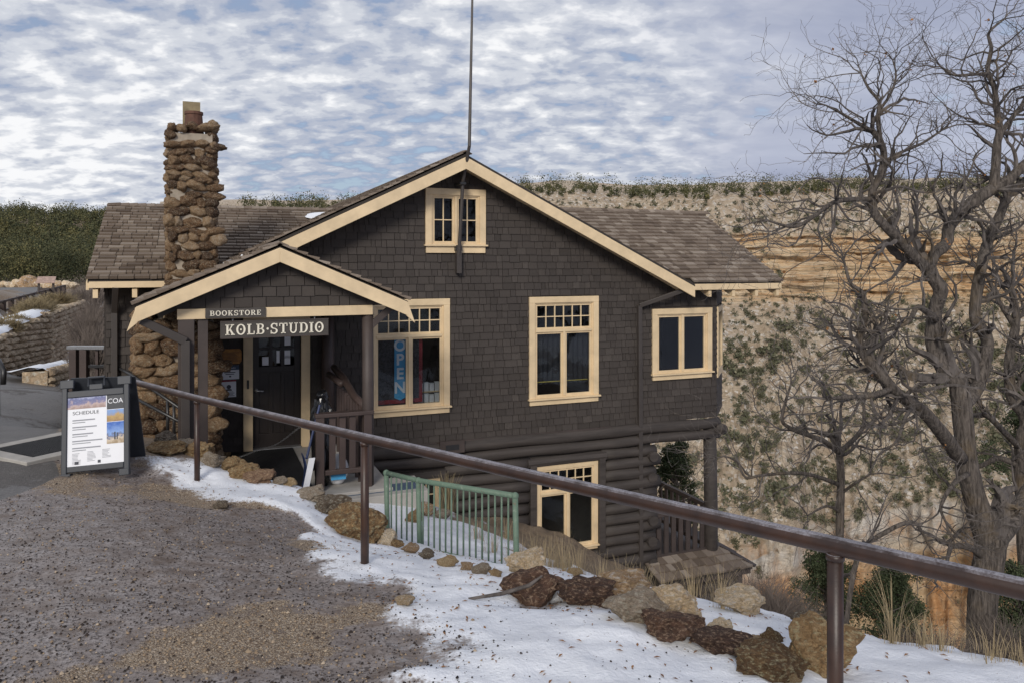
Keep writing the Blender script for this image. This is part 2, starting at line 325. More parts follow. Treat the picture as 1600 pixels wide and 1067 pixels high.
# ------------------------------------------------------------------ ground: thin-plate surface through surveyed points (x, y, z relative to the eye)
TH = math.atan2(0.3763, 0.9265); EU = (0.9265, 0.3763); EV = (-0.3763, 0.9265); P0 = (-3.85, 12.65)
def hw(u, v): return (P0[0] + EU[0] * u + EV[0] * v, P0[1] + EU[1] * u + EV[1] * v)     # house plan -> world plan
CP = [(0, 0, -1.75), (2.5, 0, -1.78), (-3, 0, -1.74), (-8, 0, -1.74), (6, 0, -2.2), (0, -4, -1.7), (-8, -4, -1.7), (6, -4, -2.0), (0, 2.5, -1.83), (-2, 3.5, -1.86), (-5, 3.5, -1.85),
      (1.17, 2.79, -1.93), (-1.02, 5.3, -2.14), (-3.2, 7.8, -2.27), (-3.95, 7.7, -2.12), (-2.6, 5.6, -2.03), (-5.3, 6.5, -1.98), (-9, 6, -1.95), (-6.2, 9.0, -2.25),
      (-9.85, 17, -3.0), (-18.7, 31, -4.4), (-16.3, 25, -3.8), (-14, 17, -3.0), (-8.5, 12.5, -2.65), (-14, 10, -2.4), (-20, 10, -2.2), (-12, 23, -3.9), (-10.5, 27, -5.0),
      (2.6, 3.9, -2.15), (2.05, 4.65, -2.29), (1.5, 5.5, -2.50), (1.03, 6.2, -2.67), (0.18, 7.3, -2.97), (-0.5, 6.6, -2.60),
      (3.6, 5.4, -3.0), (3.0, 6.6, -3.6), (2.4, 8.2, -4.1), (1.5, 8.2, -3.7), (5.5, 9.0, -4.75), (7.5, 8.5, -5.0), (4.0, 9.5, -5.4), (7, 5.0, -3.2), (10, 4, -3.4),
      (-0.75, 9.0, -3.3), (-0.73, 11.0, -3.62), (0.3, 12.4, -4.45), (0.9, 10.0, -4.05), (-1.45, 7.5, -2.70), (-1.1, 8.3, -3.08),
      (*hw(2.2, -0.3), -4.4), (*hw(4.5, -0.3), -5.0), (*hw(6, -0.3), -5.8), (*hw(7.2, -0.5), -6.8), (*hw(9.2, -0.8), -8.2), (*hw(1.3, -0.3), -3.9),
      (-2.0, 8.1, -2.50), (-2.9, 8.7, -2.44), (-3.5, 9.15, -2.39), (-4.2, 9.65, -2.33), (-2.9, 9.7, -3.22), (-2.2, 10.2, -3.25), (-3.9, 10.8, -3.22), (-2.0, 9.1, -3.2), (-4.4, 12.3, -3.25), (-1.7, 10.4, -3.3),
      (-5.2, 10.6, -2.6), (-5.6, 12.6, -3.1), (-6.6, 12.4, -2.8), (-7.5, 15.5, -4.0), (-4.0, 15.5, -4.2), (0, 17.0, -6.0), (3.5, 18.5, -9.0), (-6, 20, -6.0),
      (6, 14, -8.5), (9, 12, -8.0), (14, 10, -8.0), (8, 20, -14), (14, 20, -16), (5, 28, -22), (16, 30, -28), (-4, 30, -16), (24, 14, -14), (26, 40, -44), (6, 46, -42), (-8, 44, -20), (24, 0, -7),
      (-17.5, 24.3, -2.35), (-20.3, 30.2, -2.05), (-24, 24, -2.2), (-30, 32, -1.9), (-26, 40, -1.75), (-38, 46, -1.5), (-40, 20, -2.0), (-22.5, 37, -2.2), (-19, 40, -4.5), (-14, 38, -9.0), (-44, 0, -1.7)]
CPa = np.array(CP)
def tps_fit(P, lam=0.002):
    n = len(P); d = np.hypot(P[:, None, 0] - P[None, :, 0], P[:, None, 1] - P[None, :, 1])
    K = np.where(d > 0, d * d * np.log(np.maximum(d, 1e-9)), 0) + lam * np.eye(n)
    Q = np.c_[np.ones(n), P[:, :2]]; A = np.block([[K, Q], [Q.T, np.zeros((3, 3))]])
    return np.linalg.solve(A, np.r_[P[:, 2], 0, 0, 0])
TW = tps_fit(CPa)
def ground_base(x, y):
    x = np.asarray(x, float); y = np.asarray(y, float); z = TW[-3] + TW[-2] * x + TW[-1] * y
    for (cx, cy, _), w in zip(CP, TW[:-3]):
        d2 = (x - cx) ** 2 + (y - cy) ** 2; z = z + w * 0.5 * d2 * np.log(np.maximum(d2, 1e-12))
    return z
SNOW_Y = [0.5, 2.5, 3.7, 4.6, 5.2, 6.1, 6.7, 7.3, 8.1, 9.0, 11]; SNOW_X = [0.35, -0.05, -0.4, -0.8, -1.1, -1.5, -2.2, -3.05, -3.8, -4.3, -4.6]
ASPH = [(-4.3, 6.35), (-4.35, 7.4), (-5.6, 9.2), (-9.6, 17), (-18.4, 31), (-17.6, 31.5), (-16.5, 25.3), (-14.6, 19), (-16, 12), (-20, 6), (-9, 5.2)]
def in_poly(x, y, poly):
    c = np.zeros(x.shape, bool); n = len(poly)
    for i in range(n):
        (x1, y1), (x2, y2) = poly[i], poly[(i + 1) % n]
        t = ((y1 > y) != (y2 > y)) & (x < (x2 - x1) * (y - y1) / (y2 - y1 + 1e-12) + x1); c ^= t
    return c
def poly_dist(x, y, poly):
    d = np.full(x.shape, 1e9)
    for i in range(len(poly)):
        (x1, y1), (x2, y2) = poly[i], poly[(i + 1) % len(poly)]; L2 = (x2 - x1) ** 2 + (y2 - y1) ** 2
        t = np.clip(((x - x1) * (x2 - x1) + (y - y1) * (y2 - y1)) / L2, 0, 1); d = np.minimum(d, np.hypot(x - x1 - t * (x2 - x1), y - y1 - t * (y2 - y1)))
    return np.where(in_poly(x, y, poly), d, -d)
def masks(x, y):
    xl = np.interp(y, SNOW_Y, SNOW_X); n1 = fbm(x, y, 0.9, 4, 3); n2 = fbm(x, y, 2.6, 4, 9)
    s = x - xl + (n1 - 0.5) * 0.9 + (n2 - 0.5) * 0.8
    snow = sstep(-0.25, 0.45, s) * np.where(y < 9.6, 1, 0)
    # beyond the crest: patches only
    crest = np.interp(x, [-1.5, 0.2, 1.0, 1.5, 2.05, 2.6, 6, 12], [7.8, 7.4, 6.4, 5.7, 4.9, 4.2, 2.2, 0.5])
    over = sstep(0.15, 0.9, y - crest + (n2 - 0.5) * 0.5)
    near = sstep(14, 8, y); patch = sstep(0.50, 0.62, fbm(x, y, 0.75, 4, 21) + 0.10 * near * np.where(x < 1.5, 1, 0))
    snow = snow * (1 - over) + over * patch * (0.35 + 0.65 * near) * np.where(x > -2.2, 1, 0)
    # bare litter patches in the snow near the rail
    snow = snow * (1 - 0.9 * sstep(0.60, 0.68, fbm(x, y, 1.3, 3, 33)) * sstep(1.7, 0.5, x - xl))
    # snow lying along the trail and on top of the terrace
    asp = poly_dist(x, y, ASPH)
    strip = sstep(-0.9, -0.25, asp) * sstep(0.12, -0.05, asp) * np.where(y > 12.5, 1, 0) * sstep(0.34, 0.5, fbm(x, y, 0.7, 3, 5) + 0.08)
    terr = np.where((x < -15.5) & (y > 23) & (asp < -0.3), sstep(0.50, 0.58, fbm(x, y, 0.35, 3, 8)), 0)
    snow = np.maximum(snow, np.maximum(strip, terr))
    grav = sstep(0.58, 0.74, fbm(x, y, 0.8, 5, 14) + 0.22 * np.exp(-((y - 7.1) / 0.7) ** 2) * np.where(x < -1.8, 1, 0) + 0.16 * np.exp(-((x + 1.25) ** 2 + (y - 4.4) ** 2) / 0.25) + 0.14 * np.exp(-((x + 1.7) ** 2 + (y - 6.2) ** 2) / 0.2))
    return snow, grav, sstep(-0.05, 0.06, asp), np.maximum(over, np.where((y > 9.5) | (x < -7), 1, 0))
def ground_z(x, y):
    x = np.asarray(x, float); y = np.asarray(y, float); sn, gr, asp, soil = masks(x, y)
    rough = (fbm(x, y, 2.2, 4, 41) - 0.5) * 0.10 + (fbm(x, y, 9, 3, 44) - 0.5) * 0.035
    far = sstep(9, 16, y) * np.where(asp > 0.3, 0, 1)
    return EYE + ground_base(x, y) + rough * (1 - 0.85 * asp) * (0.55 + 0.45 * sn + far) + 0.055 * sn + (fbm(x, y, 0.5, 4, 47) - 0.5) * 1.0 * far
def gz(x, y): return float(ground_z(np.array([x]), np.array([y]))[0])
def axis(segs):
    out = []
    for a, b, st in segs: out += list(np.arange(a, b - 1e-6, st))
    out.append(segs[-1][1]); return np.array(out)
def build_ground():
    xs = axis([(-46, -24, 1.0), (-24, -8, 0.3), (-8, -5.2, 0.12), (-5.2, 5.2, 0.045), (5.2, 8, 0.12), (8, 28, 1.0)])
    ys = axis([(-5, 1.6, 0.4), (1.6, 9.6, 0.045), (9.6, 15, 0.1), (15, 32, 0.3), (32, 50, 1.0)])
    X, Y = np.meshgrid(xs, ys); Z = ground_z(X, Y); sn, gr, asp, soil = masks(X, Y)
    me = fast_mesh('ground', np.stack([X, Y, Z], -1).reshape(-1, 3), grid_faces(*X.shape), [], True)
    for nm, a in (('snow', sn), ('gravel', gr), ('asphalt', asp), ('soil', soil)):
        at_ = me.attributes.new(nm, 'FLOAT', 'POINT'); at_.data.foreach_set('value', a.ravel().astype(np.float32))
    t = NT('gravel_ice_and_snow'); p = t.pos()
    def attr(n): a = t.N.new('ShaderNodeAttribute'); a.attribute_name = n; return a.outputs['Fac']
    fine = t.noise(p, 45, 4, 0.65); mid = t.noise(p, 7, 6, 0.65); big = t.noise(p, 1.3, 5, 0.6)
    cells = t.voro(p, 120, 'Color'); cd = t.voro(p, 120, 'Distance')
    sepc = t.N.new('ShaderNodeSeparateColor'); t.L.new(cells, sepc.inputs[0])
    gravel = t.mix(1.0, t.ramp(sepc.outputs[0], [(0.0, (0.15, 0.10, 0.066)), (0.35, (0.30, 0.22, 0.15)), (0.7, (0.43, 0.335, 0.235)), (1.0, (0.55, 0.46, 0.36))]), t.ramp(cd, [(0.15, 1.0), (0.6, 0.6)]), 'MULTIPLY')
    ice = t.mix(t.ramp(mid, [(0.35, 0.0), (0.7, 1.0)]), t.ramp(big, [(0.3, (0.105, 0.074, 0.055)), (0.7, (0.18, 0.142, 0.12))]), (0.36, 0.325, 0.31))
    ice = t.mix(t.ramp(t.math('ADD', fine, t.math('MULTIPLY', mid, 0.4)), [(0.70, 0.0), (0.84, 0.9)]), ice, (0.05, 0.036, 0.03))
    gm = t.ramp(t.math('ADD', attr('gravel'), t.math('MULTIPLY', t.math('SUBTRACT', mid, 0.5), 2.6)), [(0.40, 0.0), (0.80, 1.0)])
    col = t.mix(gm, ice, gravel)
    soil = t.mix(0.5, t.ramp(mid, [(0.3, (0.085, 0.06, 0.043)), (0.7, (0.27, 0.20, 0.135))]), gravel)
    col = t.mix(attr('soil'), col, soil)
    sm = t.ramp(t.math('ADD', attr('snow'), t.math('MULTIPLY', t.math('SUBTRACT', t.math('ADD', t.math('MULTIPLY', mid, 0.6), t.math('MULTIPLY', fine, 0.4)), 0.5), 2.0)), [(0.36, 0.0), (0.64, 1.0)])
    snowc = t.mix(t.ramp(t.noise(p, 60, 3, 0.6), [(0.66, 0.0), (0.74, 0.7)]), t.ramp(big, [(0.3, (0.70, 0.72, 0.76)), (0.7, (0.82, 0.83, 0.85))]), (0.20, 0.15, 0.12))
    col = t.mix(sm, col, snowc)
    am = t.ramp(t.math('ADD', attr('asphalt'), t.math('MULTIPLY', t.math('SUBTRACT', mid, 0.5), 0.5)), [(0.45, 0.0), (0.55, 1.0)])
    asph = t.mix(t.ramp(fine, [(0.5, 0.0), (0.8, 1.0)]), t.ramp(big, [(0.3, (0.085, 0.078, 0.073)), (0.7, (0.13, 0.12, 0.112))]), (0.20, 0.185, 0.17))
    col = t.mix(t.math('MULTIPLY', am, t.math('SUBTRACT', 1.0, t.math('MULTIPLY', sm, 0.9))), col, asph)
    h = t.math('ADD', t.math('MULTIPLY', cd, t.math('MULTIPLY', gm, -0.8)), t.math('ADD', t.math('MULTIPLY', fine, 0.5), t.math('MULTIPLY', mid, 1.2)))
    t.bump(h, 0.6, 0.02)
    me.materials.append(t.set(col, t.math('SUBTRACT', 0.92, t.math('MULTIPLY', t.math('SUBTRACT', 1.0, gm), 0.42)), 0, 0.4))
    o = bpy.data.objects.new('ground', me); C.objects.link(o); struct(o); return o
build_ground()

# ------------------------------------------------------------------ canyon wall opposite, with ledges and talus
def build_canyon():
    px = np.linspace(250, 2150, 620)
    rows = [(285, 640), (294, 520), (302, 422), (318, 410), (345, 396), (372, 386), (465, 371), (520, 352), (600, 326), (690, 296), (765, 274), (795, 270), (1010, 258), (1250, 215), (1700, 150)]
    t = np.linspace(0, 1, 380); kt = np.array([0, .03, .07, .11, .17, .23, .44, .51, .60, .69, .76, .79, .93, .97, 1.0])
    yp = np.interp(t, kt, [r[0] for r in rows]); Yd = np.interp(t, kt, [r[1] for r in rows])
    PX, T = np.meshgrid(px, t); YP = np.interp(T, kt, [r[0] for r in rows]); YD = np.interp(T, kt, [r[1] for r in rows])
    rimdrop = np.interp(PX, [250, 600, 760, 860, 2150], [30, 26, 10, 0, -6]) * np.interp(T, [0, .44, 1], [1, 0.5, 0])
    ledge = np.interp(PX, [1000, 1150, 1300, 1430, 1620, 2150], [95, 70, 25, 0, -10, -25]) * np.exp(-((T - .79) / .12) ** 2)
    YP = YP + rimdrop + ledge + (fbm(PX / 170, T * 0, 1.0, 4, 91) - .5) * 16 * sstep(.3, 0, T)
    # ledged faces: the cliff steps back band by band
    wob = (fbm(PX / 60, T * 3, 1.0, 4, 3) - .5)
    cl1 = sstep(.20, .24, T) * sstep(.47, .43, T); cl2 = sstep(.77, .79, T) * sstep(.96, .92, T)
    band = np.floor(T * 105 + wob * 2.2); bn = vnoise(band * 3.7, PX / 90, 5)
    YD = YD + (fbm(PX / 110, T * 2.0, 1.0, 4, 11) - .5) * 44 * sstep(0.0, .06, T) + (bn - .5) * 9 * (cl1 + cl2)
    YD = YD + (fbm(PX / 14, T * 26, 1.0, 4, 23) - .5) * 7 + (fbm(PX / 25, T * 4, 1.0, 3, 61) - .5) * 13 * cl2
    YP = YP + (fbm(PX / 30, T * 12, 1.0, 3, 29) - .5) * 8 * sstep(0, .05, T)
    X = (PX - 800) / F * YD; Z = EYE - (YP - 408) / F * YD
    me = fast_mesh('canyon_wall', np.stack([X, YD, Z], -1).reshape(-1, 3), grid_faces(*X.shape), [], False)
    a = me.attributes.new('cliff', 'FLOAT', 'POINT'); a.data.foreach_set('value', (cl1 + cl2).ravel().astype(np.float32))
    a = me.attributes.new('lower', 'FLOAT', 'POINT'); a.data.foreach_set('value', sstep(.70, .78, T).ravel().astype(np.float32))
    a = me.attributes.new('ledge', 'FLOAT', 'POINT'); a.data.foreach_set('value', (sstep(.765, .785, T) * sstep(.845, .815, T)).ravel().astype(np.float32))
    m = NT('canyon_limestone'); p = m.pos()
    def attr(n): q = m.N.new('ShaderNodeAttribute'); q.attribute_name = n; return q.outputs['Fac']
    strata = m.noise(m.mapping(p, (0.010, 0.010, 0.55)), 1.0, 7, 0.65, 0.6); fine = m.noise(m.mapping(p, (0.05, 0.05, 1.9)), 1.0, 6, 0.72, 0.3); blot = m.noise(p, 0.045, 6, 0.6)
    rock = m.ramp(strata, [(0.30, (0.30, 0.205, 0.13)), (0.40, (0.74, 0.58, 0.37)), (0.47, (0.66, 0.41, 0.21)), (0.54, (0.78, 0.64, 0.44)), (0.60, (0.66, 0.43, 0.23)), (0.68, (0.42, 0.30, 0.20))])
    rock = m.mix(m.ramp(fine, [(0.38, 0.95), (0.46, 0.0)]), rock, (0.13, 0.09, 0.062))
    red = m.mix(m.ramp(blot, [(0.4, 0.0), (0.6, 1.0)]), (0.58, 0.31, 0.14), (0.62, 0.47, 0.30))
    vert = m.noise(m.mapping(p, (0.22, 0.22, 0.03)), 1.0, 5, 0.65)
    red = m.mix(m.ramp(vert, [(0.30, 0.8), (0.42, 0.0)]), red, (0.20, 0.13, 0.085))
    rock = m.mix(attr('lower'), rock, red)
    rock = m.mix(m.math('MULTIPLY', attr('ledge'), m.ramp(m.noise(p, 0.12, 5, 0.65), [(0.35, 0.3), (0.55, 1.0)])), rock, (0.66, 0.60, 0.52))
    rub = m.voro(p, 0.8, 'Color'); sc = m.N.new('ShaderNodeSeparateColor'); m.L.new(rub, sc.inputs[0])
    tal = m.mix(m.ramp(m.noise(p, 0.16, 6, 0.7), [(0.35, 0.0), (0.65, 1.0)]), (0.40, 0.30, 0.205), (0.63, 0.52, 0.385))
    tal = m.mix(m.ramp(sc.outputs[0], [(0.0, 0.0), (0.76, 0.0), (0.88, 0.85)]), tal, (0.72, 0.66, 0.58))
    tal = m.mix(m.ramp(sc.outputs[1], [(0.76, 0.0), (0.88, 0.4)]), tal, (0.22, 0.175, 0.12))
    cap = m.noise(p, 0.2, 4, 0.6)
    col = m.mix(attr('cliff'), tal, rock)
    m.bump(m.math('ADD', fine, m.math('MULTIPLY', m.noise(p, 0.7, 5, 0.7), 0.8)), 0.9, 2.0)
    me.materials.append(m.set(col, 0.95, 0, 0.1))
    o = bpy.data.objects.new('canyon_wall', me); C.objects.link(o); struct(o)
    return px, t, X, YD, Z, T
CW = build_canyon()

# wooded hill on the left, beyond the road
def build_hill():
    px = np.linspace(-700, 700, 120)
    rows = [(470, 44), (455, 58), (440, 80), (415, 125), (380, 185), (348, 250), (338, 290), (339, 400), (336, 640)]
    t = np.linspace(0, 1, 70); kt = np.linspace(0, 1, len(rows)); PX, T = np.meshgrid(px, t)
    YP = np.interp(T, kt, [r[0] for r in rows]); YD = np.interp(T, kt, [r[1] for r in rows])
    YP = YP + (fbm(PX / 120, T * 4, 1.0, 3, 71) - .5) * 12 * sstep(0, .2, T) + np.interp(PX, [0, 300, 700], [0, 4, -4]) * T
    right = np.interp(PX, [170, 420], [0, 1]); YP = YP + right * 260 * (1 - sstep(.35, .75, T))
    X = (PX - 800) / F * YD; Z = EYE - (YP - 408) / F * YD
    me = fast_mesh('hillside', np.stack([X, YD, Z], -1).reshape(-1, 3), grid_faces(*X.shape), [plain('hillside_soil', (0.17, 0.125, 0.085), 0.95, 0.35, 0.2)], True)
    o = bpy.data.objects.new('hillside', me); C.objects.link(o); struct(o); return px, t, X, YD, Z, T
HILL = build_hill()

# ------------------------------------------------------------------ foliage builders
NR = np.random.RandomState(11)
def leaf_cloud(cent, rad, per, size, flat=0.0, seed=1, k=3):
    """per leaf-sized faces round each centre, spread through an uneven clumped volume"""
    r_ = np.random.RandomState(seed); n = len(cent)
    cent = np.asarray(cent, float); rad = np.asarray(rad, float).reshape(n, -1)
    if rad.shape[1] == 1: rad = np.repeat(rad, 3, 1)
    sub = 6; cl = r_.normal(size=(n, sub, 3)); cl /= np.linalg.norm(cl, axis=2, keepdims=True); cl *= r_.uniform(.25, .8, (n, sub, 1))
    pick = r_.randint(0, sub, (n, per)); base = np.take_along_axis(cl, pick[..., None].repeat(3, 2), 1)
    d = r_.normal(size=(n, per, 3)) * 0.27; p = cent[:, None] + (base + d) * rad[:, None]
    p = p.reshape(-1, 3); m = len(p)
    a = r_.normal(size=(m, 3)); a /= np.linalg.norm(a, axis=1, keepdims=True); b = np.cross(a, r_.normal(size=(m, 3))); b /= np.linalg.norm(b, axis=1, keepdims=True)
    s = np.repeat(np.asarray(size, float) * np.ones(n), per)[:, None] * r_.uniform(.6, 1.3, (m, 1))
    V = np.stack([p - a * s, p + b * s * .75, p + a * s, p - b * s * .75], 1).reshape(-1, 3)
    return V, np.arange(m * 4).reshape(-1, 4)
def surf_points(G, n, cond, seed):
    px, t, X, Y, Z, T = G; r_ = np.random.RandomState(seed); out = []
    while len(out) < n:
        i = r_.randint(0, X.shape[0]); j = r_.randint(0, X.shape[1])
        if cond(px[j], t[i], r_): out.append((X[i, j], Y[i, j], Z[i, j], px[j], t[i]))
    return np.array(out)
def build_far_woods():
    hp = surf_points(HILL, 330, lambda p, t, r: 0.20 < t < 0.55 and -150 < p < 300, 5)
    rad = NR.uniform(1.3, 3.0, len(hp)); c = hp[:, :3].copy(); c[:, 2] += rad * .8
    V, Fc = leaf_cloud(c, np.c_[rad, rad, rad * 1.2], 800, hp[:, 1] * .0011, seed=3)
    hp = surf_points(HILL, 1000, lambda p, t, r: 0.54 < t < 0.86 and -300 < p < 690, 15)
    rad = NR.uniform(1.4, 3.6, len(hp)); c = hp[:, :3].copy(); c[:, 2] += rad * .8
    V2, F2 = leaf_cloud(c, np.c_[rad, rad, rad * 1.15], 140, 0.25, seed=13); Fc = np.r_[Fc, F2 + len(V)]; V = np.r_[V, V2]
    o = bpy.data.objects.new('pinyon_woods', fast_mesh('pinyon_woods', V, Fc, M['forest'])); C.objects.link(o); stuff(o)
    tag(o, 'dense dark green pinyon and juniper wood covering the hill beyond the road', 'woods')
    rp = surf_points(CW, 1000, lambda p, t, r: 0.035 < t < 0.085 and 380 < p < 2000, 6)
    rad = NR.uniform(1.2, 2.4, len(rp)) * (1 + 1.6 * (NR.rand(len(rp)) > .6)); c = rp[:, :3].copy(); c[:, 2] += rad * .9
    V, Fc = leaf_cloud(c, np.c_[rad, rad, rad], 70, 0.42, seed=4)
    o = bpy.data.objects.new('rim_woods', fast_mesh('rim_woods', V, Fc, M['forest'])); C.objects.link(o); stuff(o)
    tag(o, 'line of small dark trees along the top of the far canyon rim', 'woods')
build_far_woods()
def build_canyon_bushes():
    def ok(p, t, r):
        if not 820 < p < 1750: return False
        if t < .09: return False
        if .23 < t < .44: return r.rand() < .05
        if .79 < t < .94: return r.rand() < .02
        if t > .96: return False
        return r.rand() < (0.60 if t < .23 else 0.85)
    pts = surf_points(CW, 4200, ok, 8)
    size = NR.gamma(2.0, 0.42, len(pts)) + 0.45; size[pts[:, 4] < .23] *= .85; size[(pts[:, 4] > .47) & (NR.rand(len(pts)) > .8)] *= 1.6
    order = np.argsort(-(size / pts[:, 1]) * ((pts[:, 3] > 1120) & (pts[:, 3] < 1600)))
    big, rest = order[:300], order[300:]
    meshes = []
    for k in range(6):
        V, Fc = leaf_cloud([(0, 0, .55)], [(1, 1, .8)], 170, 0.15, seed=20 + k); meshes.append(fast_mesh('canyon_bush', V, Fc, M['canyon_bush']))
    for n, i in enumerate(big):
        x, y, z = pts[i, :3]; s = size[i]
        o = link('canyon_bush', meshes[n % 6], None, (x, y, z), (0, 0, NR.rand() * 6.28), (s, s, s * NR.uniform(.8, 1.25)))
        tag(o, 'rounded dark green bush growing on the far canyon slope', 'bush', 'bushes on the far canyon wall')
    V, Fc = leaf_cloud(pts[rest, :3] + np.c_[np.zeros((len(rest), 2)), size[rest] * .5], np.c_[size[rest], size[rest], size[rest] * .8], 40, size[rest] * .22, seed=31)
    o = bpy.data.objects.new('canyon_scrub', fast_mesh('canyon_scrub', V, Fc, M['canyon_bush'])); C.objects.link(o); stuff(o)
    tag(o, 'small scattered scrub dotting the far canyon slopes', 'scrub')
build_canyon_bushes()
# ------------------------------------------------------------------ the building (local axes: x along the front wall, y into the house, z up from the porch floor)
FLOOR = EYE - 3.08
house = thing('studio_building', 'dark brown shingled building with cream trim, log basement and stone chimney on the canyon rim', 'building', (P0[0], P0[1], FLOOR), TH)
HM = Matrix.Translation((P0[0], P0[1], FLOOR)) @ Matrix.Rotation(TH, 4, 'Z')
CAMP = Vector((0, 0, EYE))
WEDGE = [(0, -.027, 0), (1, -.027, 0), (1, 0, 0), (0, 0, 0), (0, -.005, 1), (1, -.005, 1), (1, 0, 1), (0, 0, 1)]
WF = [(0, 1, 5, 4), (3, 2, 1, 0), (1, 2, 6, 5), (3, 0, 4, 7), (4, 5, 6, 7)]
class Shingles:
    """collects wedge shingles; the ones that show largest become objects, the others one joined part"""
    def __init__(s, name, mat, thick=1.0): s.name = name; s.mat = mat; s.items = []; s.k = thick
    def add(s, O, a, b, n, w, l): s.items.append((Vector(O), Vector(a), Vector(b), Vector(n), w, l))
    def finish(s, parent, quota=300, visible=None):
        key = []
        for i, (O, a, b, n, w, l) in enumerate(s.items):
            P = HM @ (O + a * w / 2); d = CAMP - P; N3 = HM.to_3x3() @ n
            show = w * l * max(0, d.normalized().dot(N3)) / d.length_squared
            if visible and not visible(O): show = 0
            key.append((show, i))
        key.sort(reverse=True); chosen = {i for sh, i in key[:quota] if sh > 0}
        me = bpy.data.meshes.new(s.name); me.from_pydata([(x, y * s.k, z) for x, y, z in WEDGE], [], WF); me.materials.append(s.mat); me.update()
        big = MB()
        for i, (O, a, b, n, w, l) in enumerate(s.items):
            if i in chosen:
                o = bpy.data.objects.new(s.name, me); C.objects.link(o); o.parent = parent
                Mx = Matrix((a * w, -n, b * l)).transposed().to_4x4(); Mx.translation = O; o.matrix_local = Mx
            else: big.add([O + a * (x * w) - n * (y * s.k) + b * (z * l) for x, y, z in WEDGE], WF)
        if big.v: stuff(big.build(s.name, s.mat, parent))
def course(sh, fr, L, H, exp, wmin, wmax, top=None, holes=(), seed=1, lap=1.25, jitter=0.007, gap=0.009):
    """rows of shingles over a rectangle L x H in the frame fr = (origin, a, b, n); top(s) limits the height, left(h)/holes cut it"""
    O, a, b, n = [Vector(q) for q in fr]; r = random.Random(seed); rows = int(math.ceil(H / exp))
    for i in range(rows):
        h = i * exp; s = -r.uniform(0, wmax * .7)
        while s < L:
            w = r.uniform(wmin, wmax) if r.random() > .25 else r.uniform(wmin * .7, wmin * 1.3)
            s0, s1 = max(s, 0), min(s + w, L); s += w
            segs = [(s0, s1)]
            for (ha, hb, hc, hd) in holes:
                if h + exp * .6 > hc and h + exp * .4 < hd:
                    new = []
                    for p, q in segs:
                        if q <= ha or p >= hb: new.append((p, q)); continue
                        if p < ha: new.append((p, ha))
                        if q > hb: new.append((hb, q))
                    segs = new
            for p, q in segs:
                if q - p < .025: continue
                lim = top((p + q) / 2) if top else H
                if isinstance(lim, tuple):
                    if not lim[0] <= h + exp * .5 <= lim[1]: continue
                    lim = lim[1]
                if h + exp * .35 > lim: continue
                l = min(exp * lap, lim - h + .02); j = r.uniform(-jitter, jitter)
                sh.add(O + a * (p + gap / 2) + b * (h + j) + n * r.uniform(0, .004), a, b, n, q - p - gap, l)

# --- roofs
RK_U, RK_H, RK_S = 3.09, 4.92, 0.487
def main_h(u): return RK_H - RK_S * abs(u - RK_U)
def slope_frame(O, b, n):
    b = Vector(b).normalized(); n = Vector(n).normalized(); a = (-n).cross(b); return (O, a, b, n)
roof_sh = Shingles('roof_shingle', M['roof'], 1.7)
def slab(mb, pts, t=.07):
    """a roof deck: quad pts (counter-clockwise from above) with thickness t"""
    p = [Vector(q) for q in pts]; lo = [q - Vector((0, 0, t)) for q in p]
    mb.add(p + lo, [(0, 1, 2, 3), (7, 6, 5, 4), (0, 4, 5, 1), (1, 5, 6, 2), (2, 6, 7, 3), (3, 7, 4, 0)])
def gable_roof(name, u_ridge, h_ridge, slope, uL, uR, v0, v1, exp, seed, cover=(True, True)):
    roof = MB(); hL = h_ridge - slope * (u_ridge - uL); hR = h_ridge - slope * (uR - u_ridge)
    slab(roof, [(uL, v0, hL), (u_ridge, v0, h_ridge), (u_ridge, v1, h_ridge), (uL, v1, hL)][::-1], .05)
    slab(roof, [(u_ridge, v0, h_ridge), (uR, v0, hR), (uR, v1, hR), (u_ridge, v1, h_ridge)][::-1], .05)
    o = roof.build(name, M['roof_under'], house)
    c, s_ = 1 / math.hypot(1, slope), slope / math.hypot(1, slope)
    if cover[0]: course(roof_sh, slope_frame((uL - .03, v1, hL + .012), (c, 0, s_), (-s_, 0, c)), v1 - v0 + .04, (u_ridge - uL) / c, exp, .09, .26, seed=seed, jitter=.012)
    if cover[1]: course(roof_sh, slope_frame((uR + .03, v0 - .04, hR + .012), (-c, 0, s_), (s_, 0, c)), v1 - v0 + .04, (uR - u_ridge) / c, exp, .09, .26, seed=seed + 1, jitter=.012)
    cap = MB(); r = random.Random(seed); v = v0 - .03
    while v < v1:
        d = .13
        for sg in (-1, 1): cap.bar((u_ridge + sg * .055, v, h_ridge + .03), (u_ridge + sg * .055, v + d * 1.5, h_ridge + .045), .13, .018, (sg * s_ , 0, c))
        v += d
    stuff(cap.build('ridge_cap', M['roof'], o)); return o
